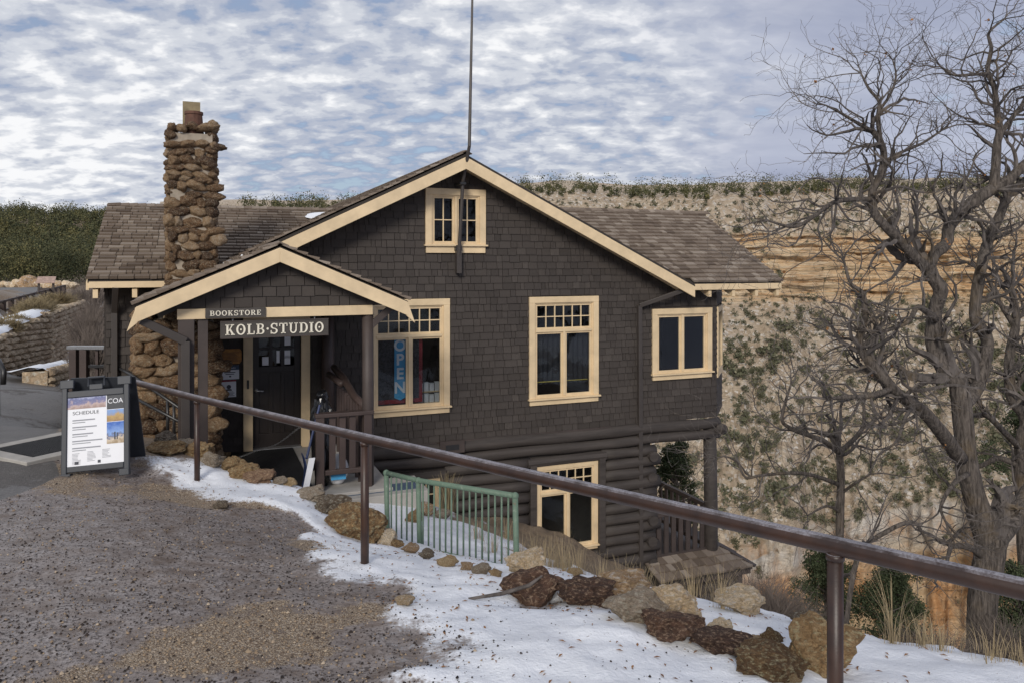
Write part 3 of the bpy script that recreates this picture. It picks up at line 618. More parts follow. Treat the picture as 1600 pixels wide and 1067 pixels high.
def front_roof(name, v0, h0, v1, h1, uL, uR, exp, seed, eL, eR, uclip=None):
    # eL..eR is the eave, uL..uR the ridge: the inner end runs up the valley against the main roof
    roof = MB(); slab(roof, [(eL, v0, h0), (eR, v0, h0), (uR, v1, h1), (uL, v1, h1)], .05)
    slab(roof, [(uL, v1, h1), (uR, v1, h1), (eR, 2 * v1 - v0, h0), (eL, 2 * v1 - v0, h0)], .05)
    o = roof.build(name, M['roof_under'], house); L = math.hypot(v1 - v0, h1 - h0); b = ((v1 - v0) / L, (h1 - h0) / L)
    course(roof_sh, ((uL - .02, v0 - .03, h0 + .012), (1, 0, 0), (0, b[0], b[1]), (0, -b[1], b[0])), uR - uL + .04, L, exp, .10, .27, seed=seed, jitter=.012, top=uclip)
    cap = MB(); u = uL
    while u < uR: cap.bar((u, v1 - .05, h1 + .035), (u + .2, v1 - .05, h1 + .05), .13, .018, (0, -b[1], b[0])); u += .14
    stuff(cap.build('ridge_cap', M['roof'], o)); return o
main_roof = gable_roof('main_roof', RK_U, RK_H + .02, RK_S, -1.0, 7.87, -.47, 15.4, .15, 3, (True, False))
left_roof = front_roof('left_wing_roof', -.42, 2.80, 2.34, 4.05, -2.72, 1.3, .135, 11, -2.72, -1.0, uclip=lambda s: 9 if s - 2.72 < -1.0 else (max(0, (s - 1.72) / 2.3 * 3.03), 9))
right_roof = front_roof('right_wing_roof', -.42, 2.64, 2.34, 4.20, 4.57, 10.06, .16, 17, 7.86, 10.06, uclip=lambda s: 9 if s + 4.55 > 7.9 else ((7.9 - s - 4.55) / 3.29 * 3.17, 9))
porch_roof = gable_roof('porch_roof', -.241, 3.265, .435, -1.915, 1.45, -2.87, 0.3, .15, 23, (True, True))
roof_sh.finish(house, 300)

# --- fascia and rake boards, rafter tails
def rake(mb, ua, ha, ub, hb, v, depth=.20, th=.045, cut=0.0):
    mb.prism([(ua, ha), (ub, hb), (ub, hb - depth), (ua + cut, ha - depth * (1.0))], lambda a, b, d: (a, d, b), v - th, v)
def board(name, fn, mat='cream', parent=house, bevel=.004):
    mb = MB(); fn(mb); return mb.build(name, M[mat], parent, bevel=bevel)
board('rake_board', lambda m: rake(m, RK_U, RK_H - .035, 7.84, main_h(7.84) - .035, -.47, .21), parent=main_roof)
board('rake_board', lambda m: rake(m, RK_U, RK_H - .035, -.9, main_h(-.9) - .035, -.47, .21), parent=main_roof)
board('soffit', lambda m: (slab(m, [(RK_U, -.46, RK_H - .13), (RK_U, 0, RK_H - .13), (7.82, 0, main_h(7.82) - .13), (7.82, -.46, main_h(7.82) - .13)], .02),
                           slab(m, [(RK_U, -.46, RK_H - .13), (-.9, -.46, main_h(-.9) - .13), (-.9, 0, main_h(-.9) - .13), (RK_U, 0, RK_H - .13)], .02)), 'cream', main_roof, 0)
board('rake_board', lambda m: rake(m, -.241, 3.25, 1.44, 3.25 - .435 * 1.681, -2.87, .185, .045, 0), parent=porch_roof)
board('rake_board', lambda m: rake(m, -.241, 3.25, -1.908, 3.25 - .435 * 1.667, -2.87, .185, .045, 0), parent=porch_roof)
for s, ue in ((-1, -1.908), (1, 1.44)):     # flared ends of the porch rake boards
    he = 3.25 - .435 * abs(ue + .241)
    board('rake_end', lambda m: m.prism([(ue, he), (ue + s * .02, he - .06), (ue + s * .10, he - .29), (ue - s * .02, he - .185)], lambda a, b, d: (a, d, b), -2.913, -2.872), parent=porch_roof)
    board('eave_board', lambda m: m.bar((ue, -2.86, he - .06), (ue, 0, he - .06), .03, .10), parent=porch_roof)
board('eave_board', lambda m: m.box(-2.70, -1.0, -.44, -.41, 2.68, 2.775), parent=left_roof)
board('eave_board', lambda m: m.box(7.86, 10.04, -.44, -.41, 2.50, 2.62), parent=right_roof)
def tail(m, u, h): m.prism([(-.40, h), (.02, h + .21), (.02, h + .06), (-.02, h + .02), (-.36, h - .13), (-.40, h - .13)], lambda a, b, d: (d, a, b), u - .035, u + .035)
for u in (-2.62, -2.10, -1.58): board('rafter_tail', lambda m: tail(m, u, 2.66), parent=left_roof)
for u in (8.28, 8.86, 9.44, 9.98): board('rafter_tail', lambda m: tail(m, u, 2.49), parent=right_roof)
board('verge_board', lambda m: m.prism([(-.42, 2.60), (2.34, 4.16), (2.34, 4.02), (-.42, 2.46)], lambda a, b, d: (d, a, b), 10.03, 10.07), parent=right_roof)
board('verge_board', lambda m: m.prism([(-.42, 2.77), (2.34, 4.02), (2.34, 3.90), (-.42, 2.65)], lambda a, b, d: (d, a, b), -2.74, -2.70), parent=left_roof)
def bracket(m): m.prism([(6.92, 2.82), (7.60, 2.47), (7.62, 2.56), (6.92, 2.93)], lambda a, b, d: (a, d, b), -.40, -.32)
board('roof_bracket', bracket, parent=main_roof)

# --- walls with real openings
WIN = {'shop': (1.482, 2.943, .385, 2.41), 'curtained': (4.491, 5.95, .385, 2.405), 'attic': (2.494, 3.626, 3.22, 4.37), 'bay': (7.165, 8.60, .70, 2.12),
       'cellar': (4.595, 5.893, -2.42, -.74), 'small': (1.816, 2.74, -1.35, -.71)}
def opening(k, m=.11): u0, u1, h0, h1 = WIN[k]; return (u0 + m, u1 - m, h0 + m + .03, h1 - m)
def wall_top(u):
    t = 2.93 if u < 0 else 0
    return max(t, min(main_h(u) - .05, 9)) if -.9 < u < 7.8 else (2.93 if u < 0 else 2.80)
def sheet(name, outer, holes, v, mat, parent=house, th=.10):
    mb = MB(); loops = [outer] + [[(a, c), (b, c), (b, d), (a, d)] for a, b, c, d in holes]
    flat = [p for l in loops for p in l]; tris = tessellate_polygon([[Vector((x, z, 0)) for x, z in l] for l in loops]); n = len(flat)
    mb.add([(x, v, z) for x, z in flat] + [(x, v + th, z) for x, z in flat], [tuple(t) for t in tris] + [tuple(i + n for i in reversed(t)) for t in tris])
    o = 0
    for l in loops:
        k = len(l); mb.f += [(o + i, o + (i + 1) % k, o + (i + 1) % k + n, o + i + n) for i in range(k)]; mb.m += [0] * k; o += k
    return mb.build(name, mat, parent)
front_outer = [(-2.53, -.12), (8.71, -.12), (8.71, 2.80), (7.6, 2.72), (RK_U, RK_H - .08), (-.75, 3.0), (-2.53, 2.86)]
DOOR = (-.398, .36, 0.0, 2.06)
front_wall = sheet('front_wall', front_outer, [opening(k) for k in ('shop', 'curtained', 'attic', 'bay')] + [DOOR], .006, M['shingle'])
wall_sh = Shingles('wall_shingle', M['shingle'])
H0 = -.14
holes = [(WIN[k][0] + 2.53, WIN[k][1] + 2.53, WIN[k][2] - H0 , WIN[k][3] - H0) for k in ('shop', 'curtained', 'attic', 'bay')] + [(-.546 + 2.53, .506 + 2.53, 0, 2.2 - H0)]
course(wall_sh, ((-2.53, .004, H0), (1, 0, 0), (0, 0, 1), (0, -1, 0)), 11.24, 5.1, .128, .10, .25, top=lambda s: wall_top(s - 2.53) - H0, holes=holes, seed=41)
# porch gable above its beam
course(wall_sh, ((-1.62, -2.655, 2.48), (1, 0, 0), (0, 0, 1), (0, -1, 0)), 2.76, .75, .135, .13, .24, top=lambda s: 3.25 - .06 - .435 * abs(s - 1.62 + .241) - 2.48, seed=43)
pg = MB(); pg.prism([(-1.62, 2.47), (1.14, 2.47), (1.14, 2.62), (-.241, 3.20), (-1.62, 2.62)], lambda a, b, d: (a, d, b), -2.652, -2.58); pg.build('porch_gable', M['shingle'], house)
# canted bay side, left end wall
c48, s48 = math.cos(R(48)), math.sin(R(48))
course(wall_sh, ((8.71, 0, -.14), (c48, s48, 0), (0, 0, 1), (s48, -c48, 0)), 1.4, 2.9, .128, .10, .25, seed=45, holes=[(.12, 1.2, .84, 2.26)])
course(wall_sh, ((-2.53, 4.7, -.6), (0, -1, 0), (0, 0, 1), (-1, 0, 0)), 4.7, 3.4, .128, .10, .25, seed=47, top=lambda s: 3.38 + .45 * (2.3 - abs(s - 2.35)) * .9)
wall_sh.finish(front_wall, 300, visible=lambda O: not (O.x < -.9 and O.y > -1) and not (O.y > -1 and O.x < 1.1 and O.z < 2.3))
shell = MB()
bay = [(8.71, 0), (9.65, 1.04), (9.65, 4.7)]
for (x0, y0), (x1, y1) in zip(bay[:-1], bay[1:]): shell.add([(x0, y0 + .02, -.14), (x1, y1 + .02, -.14), (x1, y1 + .02, 2.9), (x0, y0 + .02, 2.9)], [(0, 1, 2, 3)])
shell.box(-2.52, -2.42, .11, 4.7, -.9, 2.9); shell.box(-2.42, 9.65, 4.6, 4.7, -.2, 2.9); shell.box(7.3, 7.4, 4.7, 15.3, -5, 2.7); shell.box(-.9, -.8, 4.7, 15.3, -5, 3.0); shell.box(-.8, 7.3, 15.2, 15.3, -5, 2.7)
shell.prism([(0.11, 2.85), (4.7, 2.85), (2.34, 3.98)], lambda a, b, d: (d, a, b), -2.52, -2.44); shell.prism([(0.11, 2.7), (4.7, 2.7), (2.34, 4.12)], lambda a, b, d: (d, a, b), 9.56, 9.64)
shell.build('rear_wall', M['shingle'], house)
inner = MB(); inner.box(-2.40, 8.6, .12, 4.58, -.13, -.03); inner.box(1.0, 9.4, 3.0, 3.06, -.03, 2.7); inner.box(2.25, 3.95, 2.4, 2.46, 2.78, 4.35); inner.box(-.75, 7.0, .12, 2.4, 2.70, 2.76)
inner.build('interior_walls', M['interior'], house)

def window(key, label, v=0.0, transom=True, cols=6, rows=2, split=True, proud=.045, mull=.05, m=.115, sillh=.125, grid=None, parent=house, trim=True):
    u0, u1, h0, h1 = WIN[key]; w = bpy.data.objects.new('window', None); C.objects.link(w); w.parent = parent; w.location = ((u0 + u1) / 2, v, h0); w['label'] = label
    W2 = (u1 - u0) / 2; H = h1 - h0
    t = MB()
    if trim:
        t.box(-W2, -W2 + m, -proud, .0, sillh, H - m); t.box(W2 - m, W2, -proud, .0, sillh, H - m); t.box(-W2, W2, -proud - .004, .0, H - m, H)
        t.box(-W2 + .01, W2 - .01, -proud - .003, 0, 0, sillh - .03); t.box(-W2 - .025, W2 + .025, -proud - .05, 0, sillh - .03, sillh)
        t.build('casing', M['cream'], w, bevel=.004)
    a0, a1, b0, b1 = -W2 + m, W2 - m, sillh, H - m
    j = MB(); j.box(a0, a0 + .025, -.02, .10, b0, b1); j.box(a1 - .025, a1, -.02, .10, b0, b1); j.box(a0 + .025, a1 - .025, -.02, .10, b1 - .025, b1); j.box(a0 + .025, a1 - .025, -.02, .10, b0, b0 + .025)
    a0 += .025; a1 -= .025; b0 += .025; b1 -= .025
    areas = []
    if transom:
        tb = b1 - (b1 - b0) * .275; j.box(a0, a1, -.03, .09, tb - .05, tb); areas.append((a0, a1, tb, b1, cols, rows)); btop = tb - .05
    else: btop = b1
    if split:
        j.box(-mull / 2, mull / 2, -.028, .09, b0, btop); areas += [(a0, -mull / 2, b0, btop, *(grid or (1, 1))), (mull / 2, a1, b0, btop, *(grid or (1, 1)))]
    else: areas.append((a0, a1, b0, btop, *(grid or (1, 1))))
    j.build('frame', M['cream'], w, bevel=.003)
    for (p, q, r0, r1, nc, nr) in areas:
        sw = .035; s = MB(); s.box(p, p + sw, .0, .045, r0, r1); s.box(q - sw, q, .0, .045, r0, r1); s.box(p + sw, q - sw, .0, .045, r1 - sw, r1); s.box(p + sw, q - sw, .0, .045, r0, r0 + sw)
        p2, q2, c0, c1 = p + sw, q - sw, r0 + sw, r1 - sw
        for i in range(1, nc): x = p2 + (q2 - p2) * i / nc; s.box(x - .009, x + .009, .004, .04, c0, c1)
        for i in range(1, nr): z = c0 + (c1 - c0) * i / nr; s.box(p2, q2, .006, .038, z - .009, z + .009)
        sash = s.build('sash', M['cream'], w, bevel=.002)
        for i in range(nc):
            for k in range(nr):
                g = MB(); x0, x1 = p2 + (q2 - p2) * i / nc + .009, p2 + (q2 - p2) * (i + 1) / nc - .009; z0, z1 = c0 + (c1 - c0) * k / nr + .009, c0 + (c1 - c0) * (k + 1) / nr - .009
                g.box(x0 - .004, x1 + .004, .020, .024, z0 - .004, z1 + .004); g.build('pane', M['glass'], w)
    return w
window('shop', 'tall window with a blue open banner hanging inside')
window('curtained', 'tall window with dark cloth behind the glass')
window('attic', 'small attic window of eight panes behind the flagpole', transom=False, grid=(2, 2), sillh=.15)
window('bay', 'two-pane window in the overhanging corner', transom=False)
window('cellar', 'tall window set in the log wall', v=-.10, m=.06, sillh=.09, proud=.02)
window('small', 'small cellar window behind the green railing', v=-.10, transom=False, split=False, grid=(5, 2), m=.05, sillh=.07, proud=.02)
cb = MB()
def cant(s, d, h): return (8.71 + c48 * s + s48 * d, s48 * s - c48 * d, h)
for s0, s1, h0, h1 in ((.10, .22, .66, 2.12), (1.1, 1.22, .66, 2.12), (.22, 1.1, 2.0, 2.12), (.08, 1.24, .66, .80)):
    pts = [cant(s, d, h) for h in (h0, h1) for s, d in ((s0, .0), (s1, .0), (s1, .05), (s0, .05))]
    cb.add(pts, [(0, 1, 2, 3), (7, 6, 5, 4), (0, 4, 5, 1), (1, 5, 6, 2), (2, 6, 7, 3), (3, 7, 4, 0)])
sidew = cb.build('side_window', M['cream'], house)
g = MB(); g.add([cant(.22, .01, .8), cant(1.1, .01, .8), cant(1.1, .01, 2.0), cant(.22, .01, 2.0)], [(0, 1, 2, 3)]); g.build('pane', M['glass'], sidew)

# --- logs of the lower storey
lw = MB(); lw.box(.95, 4.60, -.02, .10, -5.2, -.14); lw.box(5.89, 7.12, -.02, .10, -5.2, -.14); lw.box(4.60, 5.89, -.02, .10, -.74, -.14); lw.box(4.60, 5.89, -.02, .10, -5.2, -2.42); lw.box(7.02, 7.12, .1, 6.0, -5.2, -.14)
log_wall = lw.build('log_wall', M['log'], house)
lr = random.Random(5)
def log(ua, ub, h, r, v=-.03, parent=log_wall, name='log'):
    n = max(4, int((ub - ua) / .35)); mb = MB(); ph = lr.uniform(0, 9)
    pts = [(ua + (ub - ua) * i / n, v + .015 * math.sin(ph + i * 1.1), h + .012 * math.sin(ph * 2 + i * .8)) for i in range(n + 1)]
    mb.tube(pts, [r * (1 + .06 * math.sin(ph + i * 1.7) + lr.uniform(-.03, .03)) for i in range(n + 1)], 12)
    return mb.build(name, M['log'], parent, smooth=True)
h = -.245; i = 0
while h > -4.6:
    r = .112 + lr.uniform(-.008, .008); end = 7.2 + (.10 if i % 2 else 0)
    cut = [(4.49, 6.0)] if -2.50 < h < -.66 else []
    if -1.40 < h < -.64: cut = [(1.72, 2.84)] + cut
    if i < 2: end = 8.74
    s = .98
    for a, b in cut: log(s, a, h, r); s = b
    log(s, end, h, r)
    if i > 1 and i % 2 == 0:
        e = MB(); e.tube([(7.10, -.16 - lr.uniform(0, .05), h - .1), (7.10, .25, h - .1)], .105, 10); e.build('log_end', M['log'], log_wall)
    h -= .212; i += 1
fr = MB()
for a, b, c, d in ((4.46, 4.585, -2.5, -.70), (5.90, 6.03, -2.5, -.70)): fr.box(a, b, -.17, .0, c, d)
fr.tube([(4.42, -.09, -.67), (5.2, -.10, -.66), (6.07, -.09, -.67)], .085, 8); fr.build('window_surround', M['log'], log_wall)
fr = MB(); fr.box(1.72, 1.81, -.16, 0, -1.4, -.66); fr.box(2.745, 2.84, -.16, 0, -1.4, -.66); fr.box(1.72, 2.84, -.165, 0, -.72, -.60); fr.build('window_surround', M['log'], log_wall)
vt = MB(); vt.box(2.72, 3.18, -.16, -.1, -.32, -.10); vt.build('foundation_vent', M['brown'], log_wall); vt = MB(); vt.box(2.83, 3.07, -.172, -.161, -.26, -.17); vt.build('vent_screen', M['black'], log_wall)
board('skirt_board', lambda m: m.box(.98, 7.0, -.06, 0, -.20, -.13), 'brown', log_wall)
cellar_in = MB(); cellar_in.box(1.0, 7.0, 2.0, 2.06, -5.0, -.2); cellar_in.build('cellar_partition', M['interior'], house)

# --- corner post, deck and railings below the bay
p = MB(); p.tube([(8.58, .02, -4.6), (8.60, .0, -2.2), (8.58, .02, -.35)], [.15, .14, .135], 12); p.build('corner_post', M['log'], house, smooth=True)
p = MB(); p.tube([(8.74, -.22, -.36), (8.74, .4, -.36)], .11, 12); p.build('beam_end', M['log'], house, smooth=True)
dk = MB(); dk.box(7.12, 9.2, -.05, 3.2, -3.12, -2.98); deck = dk.build('deck', M['brown'], house)
def railing(name, A, B, h0, h1, n, parent, w=.10, t=.03):
    A, B = Vector(A), Vector(B); r = MB(); r.bar(A + Vector((0, 0, h1)), B + Vector((0, 0, h1)), .09, .08); r.bar(A + Vector((0, 0, h0)), B + Vector((0, 0, h0)), .07, .08)
    o = r.build(name, M['brown'], parent, bevel=.006)
    for i in range(n):
        q = A.lerp(B, (i + .5) / n); s = MB(); d = (B - A).normalized(); s.bar(q + Vector((0, 0, h0 + .04)), q + Vector((0, 0, h1 - .04)), w, t, (-d.y, d.x, 0)); s.build('baluster', M['brown'], o)
    return o
railing('deck_railing', (7.25, .0, -2.98), (8.46, .0, -2.98), .14, .98, 7, house)
railing('deck_railing', (8.60, .2, -2.98), (8.60, 3.1, -2.98), .14, .98, 13, house)
railing('deck_railing', (7.2, 3.1, -2.98), (8.5, 3.1, -2.98), .14, .98, 6, house)
# lean-to roof with its little log wall
lt = MB(); slab(lt, [(6.95, -.62, -3.08), (9.15, -.62, -3.08), (8.85, .0, -2.86), (6.95, .0, -2.86)], .05); lean = lt.build('lean_to_roof', M['roof_under'], house)
lean_sh = Shingles('lean_to_shingle', M['roof'], 1.5)
Ls = math.hypot(.62, .22)
course(lean_sh, ((6.93, -.65, -3.07), (1, 0, 0), (0, .62 / Ls, .22 / Ls), (0, -.22 / Ls, .62 / Ls)), 2.2, Ls, .22, .12, .24, seed=77, jitter=.02, top=lambda s: .66 if s < 1.93 else .66 - (s - 1.93) * 2.3)
lean_sh.finish(lean, 120)
board('hip_board', lambda m: m.bar((8.84, -.0, -2.82), (9.19, -.66, -3.06), .10, .04), 'brown', lean)
board('lean_to_fascia', lambda m: m.box(6.95, 9.12, -.60, -.56, -3.22, -3.12), 'brown', lean)
lwall = MB(); lwall.box(7.1, 9.0, -.30, -.22, -5.6, -3.1); lo = lwall.build('lean_to_wall', M['log'], house)
for k in range(8): log(8.05, 9.02, -3.28 - .2 * k, .105, -.33, lo)
b_ = MB(); b_.box(8.93, 9.03, -.46, -.2, -5.5, -3.12); b_.box(7.98, 8.08, -.44, -.24, -5.5, -3.12); b_.build('lean_to_post', M['brown'], lo)
g = MB(); g.box(7.12, 7.95, -.34, -.335, -4.4, -3.3); g.build('pane', M['glass'], lo)
b_ = MB(); b_.box(7.80, 7.86, -.37, -.33, -4.4, -3.2); b_.build('window_mullion', M['cream'], lo)

# --- porch: floor, posts, beam, door, railing
pf = MB(); pf.box(-1.6, 1.25, -2.85, -.0, -.16, 0.0); porch_floor = pf.build('porch_floor', M['concrete'], house, bevel=.01)
board('porch_beam', lambda m: m.box(-1.46, 1.0, -2.70, -2.60, 2.345, 2.475))
board('porch_post', lambda m: m.box(-1.45, -1.26, -2.70, -2.52, 0, 2.345), 'brown')
board('porch_post', lambda m: m.box(-1.22, -1.10, -2.66, -2.54, 0, 2.345), 'brown')
p = MB(); p.tube([(.95, -2.6, 0), (.955, -2.6, 1.2), (.95, -2.6, 2.345)], [.085, .08, .078], 12); p.build('porch_post', M['brown'], house, smooth=True)
p = MB(); p.tube([(.78, -.16, 0), (.78, -.16, 2.5)], [.11, .10], 12); p.tube([(.74, -.5, 1.25), (.80, -1.4, 1.22)], .05, 8); p.build('porch_post', M['red_brown'], house, smooth=True)
board('side_beam', lambda m: m.box(.90, 1.0, -2.60, 0, 2.30, 2.44), 'brown')
board('side_beam', lambda m: m.box(-1.45, -1.33, -2.52, 0, 2.30, 2.44), 'brown')
board('porch_ceiling', lambda m: m.box(-1.5, 1.05, -2.56, 0, 2.46, 2.50), 'brown', house, 0)
board('corner_brace', lambda m: m.bar((.98, -2.62, 2.18), (1.28, -2.62, 2.44), .05, .09), 'brown')
pr = MB(); pr.box(.23, 1.02, -2.71, -2.57, .985, 1.04); pr.box(.36, .90, -2.67, -2.61, .20, .27); porch_rail = pr.build('porch_railing', M['red_brown'], house, bevel=.01)
for u in (.24, .88): q = MB(); q.box(u, u + .11, -2.70, -2.58, -.06, .985); q.build('newel_post', M['red_brown'], porch_rail, bevel=.006)
for u in (.42, .555, .69): q = MB(); q.box(u, u + .085, -2.66, -2.62, .27, .985); q.build('baluster', M['red_brown'], porch_rail, bevel=.004)
q = MB(); q.tube([(.95, -2.55, 1.05), (.90, -1.9, 1.10), (.86, -1.2, 1.28), (.84, -.4, 1.34)], .055, 8); q.build('side_handrail', M['red_brown'], porch_rail, smooth=True)
for k in range(9): q = MB(); q.box(.86, .93, -2.42 + k * .23, -2.38 + k * .23, 0, 1.06); q.build('side_baluster', M['red_brown'], porch_rail)
mt = MB(); mt.box(-.98, .22, -2.45, -.1, .004, .018)
for k in range(70): mt.box(-.97 + k * .017, -.962 + k * .017, -2.44, -.11, .018, .026)
mat_o = mt.build('door_mat', M['black'], None); mat_o.matrix_world = HM; tag(mat_o, 'long black ribbed rubber mat on the porch floor', 'mat')

door = bpy.data.objects.new('door', None); C.objects.link(door); door.parent = house; door.location = (-.019, .04, 0); door['label'] = 'very dark panelled door with six small panes'
d = MB(); d.box(-.375, -.28, 0, .05, .02, 2.05); d.box(.28, .375, 0, .05, .02, 2.05); d.box(-.28, .28, 0, .05, 1.93, 2.05); d.box(-.28, .28, 0, .05, 1.25, 1.35); d.box(-.28, .28, 0, .05, .02, .25)
for x in (-.093, .093): d.box(x - .03, x + .03, .004, .046, 1.35, 1.93); d.box(x - .03, x + .03, .004, .046, .25, 1.25)
d.box(-.28, .28, .006, .044, 1.62, 1.66); d.box(-.28, .28, .022, .032, .25, 1.25); d.build('door_frame', M['door'], door, bevel=.004)
for x0, x1 in ((-.28, -.123), (-.063, .063), (.123, .28)):
    for z0, z1 in ((1.35, 1.62), (1.66, 1.93)): g = MB(); g.box(x0, x1, .02, .026, z0, z1); g.build('pane', M['glass'], door)
hd = MB(); hd.tube([(-.325, 0, .97), (-.325, -.05, .97), (-.32, -.055, .97), (-.21, -.055, .96)], .013, 8); hd.tube([(-.325, .001, .97), (-.325, -.012, .97)], .032, 12); hd.build('handle', M['steel'], door, smooth=True)
for x, z, w_, hh in ((-.20, 1.37, .10, .14), (.145, 1.37, .10, .14), (.14, 1.68, .12, .20), (.14, 1.47, .11, .13), (.0, 1.40, .05, .2)):
    q = MB(); q.box(x - w_ / 2 + .02, x + w_ / 2 + .02, .010, .014, z, z + hh); q.build('door_notice', M['white'], door)
board('door_casing', lambda m: (m.box(-.546, -.40, -.05, .0, 0, 2.3), m.box(.362, .506, -.05, .0, 0, 2.3), m.box(-.40, .362, -.05, 0, 2.07, 2.3)))
board('threshold', lambda m: m.box(-.40, .362, -.10, .10, 0, .03), 'steel')
bd = MB(); bd.box(-.49, -.46, -.062, -.05, 1.02, 1.16); bd.build('door_bell', M['dark_metal'], house)

# --- downspouts
def spout(pts, w=.085):
    mb = MB()
    for a, b in zip(pts[:-1], pts[1:]): mb.bar(a, b, w, w * .8, (0, 1, .01))
    return mb.build('downspout', M['metal_brown'], house, bevel=.006)
spout([(7.62, -.42, 2.50), (6.84, -.08, 2.20), (6.84, -.14, -4.6)])
spout([(-1.86, -2.80, 2.36), (-1.36, -2.76, 2.08), (-1.36, -2.76, -.2)], .10)
spout([(-2.35, -.42, 2.70), (-2.40, -.06, 2.3), (-2.40, -.06, -.5)])
board('corner_board', lambda m: m.box(-1.72, -1.58, -.03, .0, -.4, 2.75))
# ------------------------------------------------------------------ stones
def rock_mesh(name, mat, seed, sub=3, amp=.35, squash=(1, 1, 1), angular=True):
    bm = bmesh.new(); bmesh.ops.create_icosphere(bm, subdivisions=sub, radius=1.0); r = random.Random(seed); off = Vector((r.uniform(-50, 50), r.uniform(-50, 50), r.uniform(-50, 50)))
    planes = [(Vector((r.gauss(0, 1), r.gauss(0, 1), r.gauss(0, 1))).normalized(), r.uniform(.55, .9)) for _ in range(9)] if angular else []
    for v in bm.verts:
        p = v.co.copy()
        for n, d in planes:
            e = p.dot(n) - d
            if e > 0: p -= n * e * .85
        k = 1 + amp * (noise.noise(v.co * 1.3 + off)) + amp * .45 * noise.noise(v.co * 3.7 + off) + amp * .30 * noise.noise(v.co * 8 + off) + amp * .12 * noise.noise(v.co * 19 + off)
        p = p * k; v.co = Vector((p.x * squash[0], p.y * squash[1], p.z * squash[2]))
    me = bpy.data.meshes.new(name); bm.to_mesh(me); bm.free(); me.materials.append(mat)
    me.polygons.foreach_set('use_smooth', [sub == 3] * len(me.polygons)); me.update(); return me
CH_ST = [rock_mesh('chimney_stone', M['chimney_stone'], 100 + k, 3, .34, angular=False) for k in range(9)]
chimney = bpy.data.objects.new('chimney', None); C.objects.link(chimney); chimney.parent = house; chimney.location = (-1.31, -.5, -.4); chimney['label'] = 'rough brown stone chimney'
core = MB(); core.box(-.29, .29, -.27, .27, 2.6, 5.38); core.box(-.66, .30, -.36, .31, 0, 2.6); core.build('mortar_core', M['mortar'], chimney)
cr = random.Random(3)
def stones_on(face, x0, x1, z0, z1, y, depth, big):
    z = z0
    while z < z1:
        hgt = cr.uniform(.10, .19) * big; x = x0 - cr.uniform(0, .08)
        while x < x1:
            w = cr.uniform(.11, .32) * big; cx = x + w / 2; px_, py_ = (cx, y) if face == 'f' else (y, cx)
            if cr.random() > .06:
                link('stone', CH_ST[cr.randrange(9)], chimney, (px_ + cr.uniform(-.015, .015), py_ + cr.uniform(-.02, .02), z + hgt / 2 + cr.uniform(-.03, .03)),
                     (cr.uniform(-.25, .25), cr.uniform(-.3, .3), cr.uniform(-.3, .3)), ((w * .60 if face == 'f' else depth), (depth if face == 'f' else w * .60), hgt * .60))
            x += w * .98
        z += hgt * .96
stones_on('f', -.29, .27, 2.55, 5.46, -.26, .11, .88); stones_on('s', -.24, .26, 2.55, 5.44, .28, .09, .95); stones_on('s', -.24, .26, 2.55, 5.44, -.28, .09, .95)
stones_on('f', -.72, .32, -.1, 2.6, -.36, .16, 1.35); stones_on('s', -.28, .30, -.1, 2.6, -.68, .15, 1.4); stones_on('s', -.28, .3, -.1, 2.6, .31, .12, 1.4)
fp = MB(); fp.tube([(.03, -.08, 5.36), (.03, -.08, 5.70)], [.15, .12], 14, True); fp.tube([(.03, -.08, 5.69), (.03, -.08, 5.73)], [.135, .135], 14); fp.build('flue_pot', plain('rusty_flue', (0.10, 0.045, 0.028), 0.8, .3, 12), chimney, smooth=False)
fp = MB(); fp.box(-.13, .12, .10, .15, 5.36, 5.92); fp.build('flue_cap_slab', plain('weathered_slab', (0.24, 0.19, 0.11), .9, .3, 8, .5), chimney)
fl = MB(); fl.prism([(-.43, 2.66), (.40, 3.02), (.40, 3.22), (-.43, 2.83)], lambda a, b, d: (a, d, b), -.47, -.44); fl.build('roof_flashing', M['metal_brown'], chimney)
sn = MB()
sn_me = rock_mesh('roof_snow', plain('roof_snow', (.8, .82, .85), .7, .03), 9, 3, .25)
o = link('roof_snow', sn_me, None, HM @ Vector((1.05, 1.95, 3.93)), (R(24), 0, TH + .25), (.42, .24, .04)); tag(o, 'small patch of snow left on the left wing roof', 'snow')
for x_, z_ in ((-.80, 3.06), (-.55, 3.17)):
    o = link('roof_snow', sn_me, None, HM @ Vector((x_, -.75, z_)), (0, R(-23), TH), (.08, .07, .035)); tag(o, 'tiny lump of snow on the porch roof beside the chimney', 'snow', 'snow lumps beside the chimney')

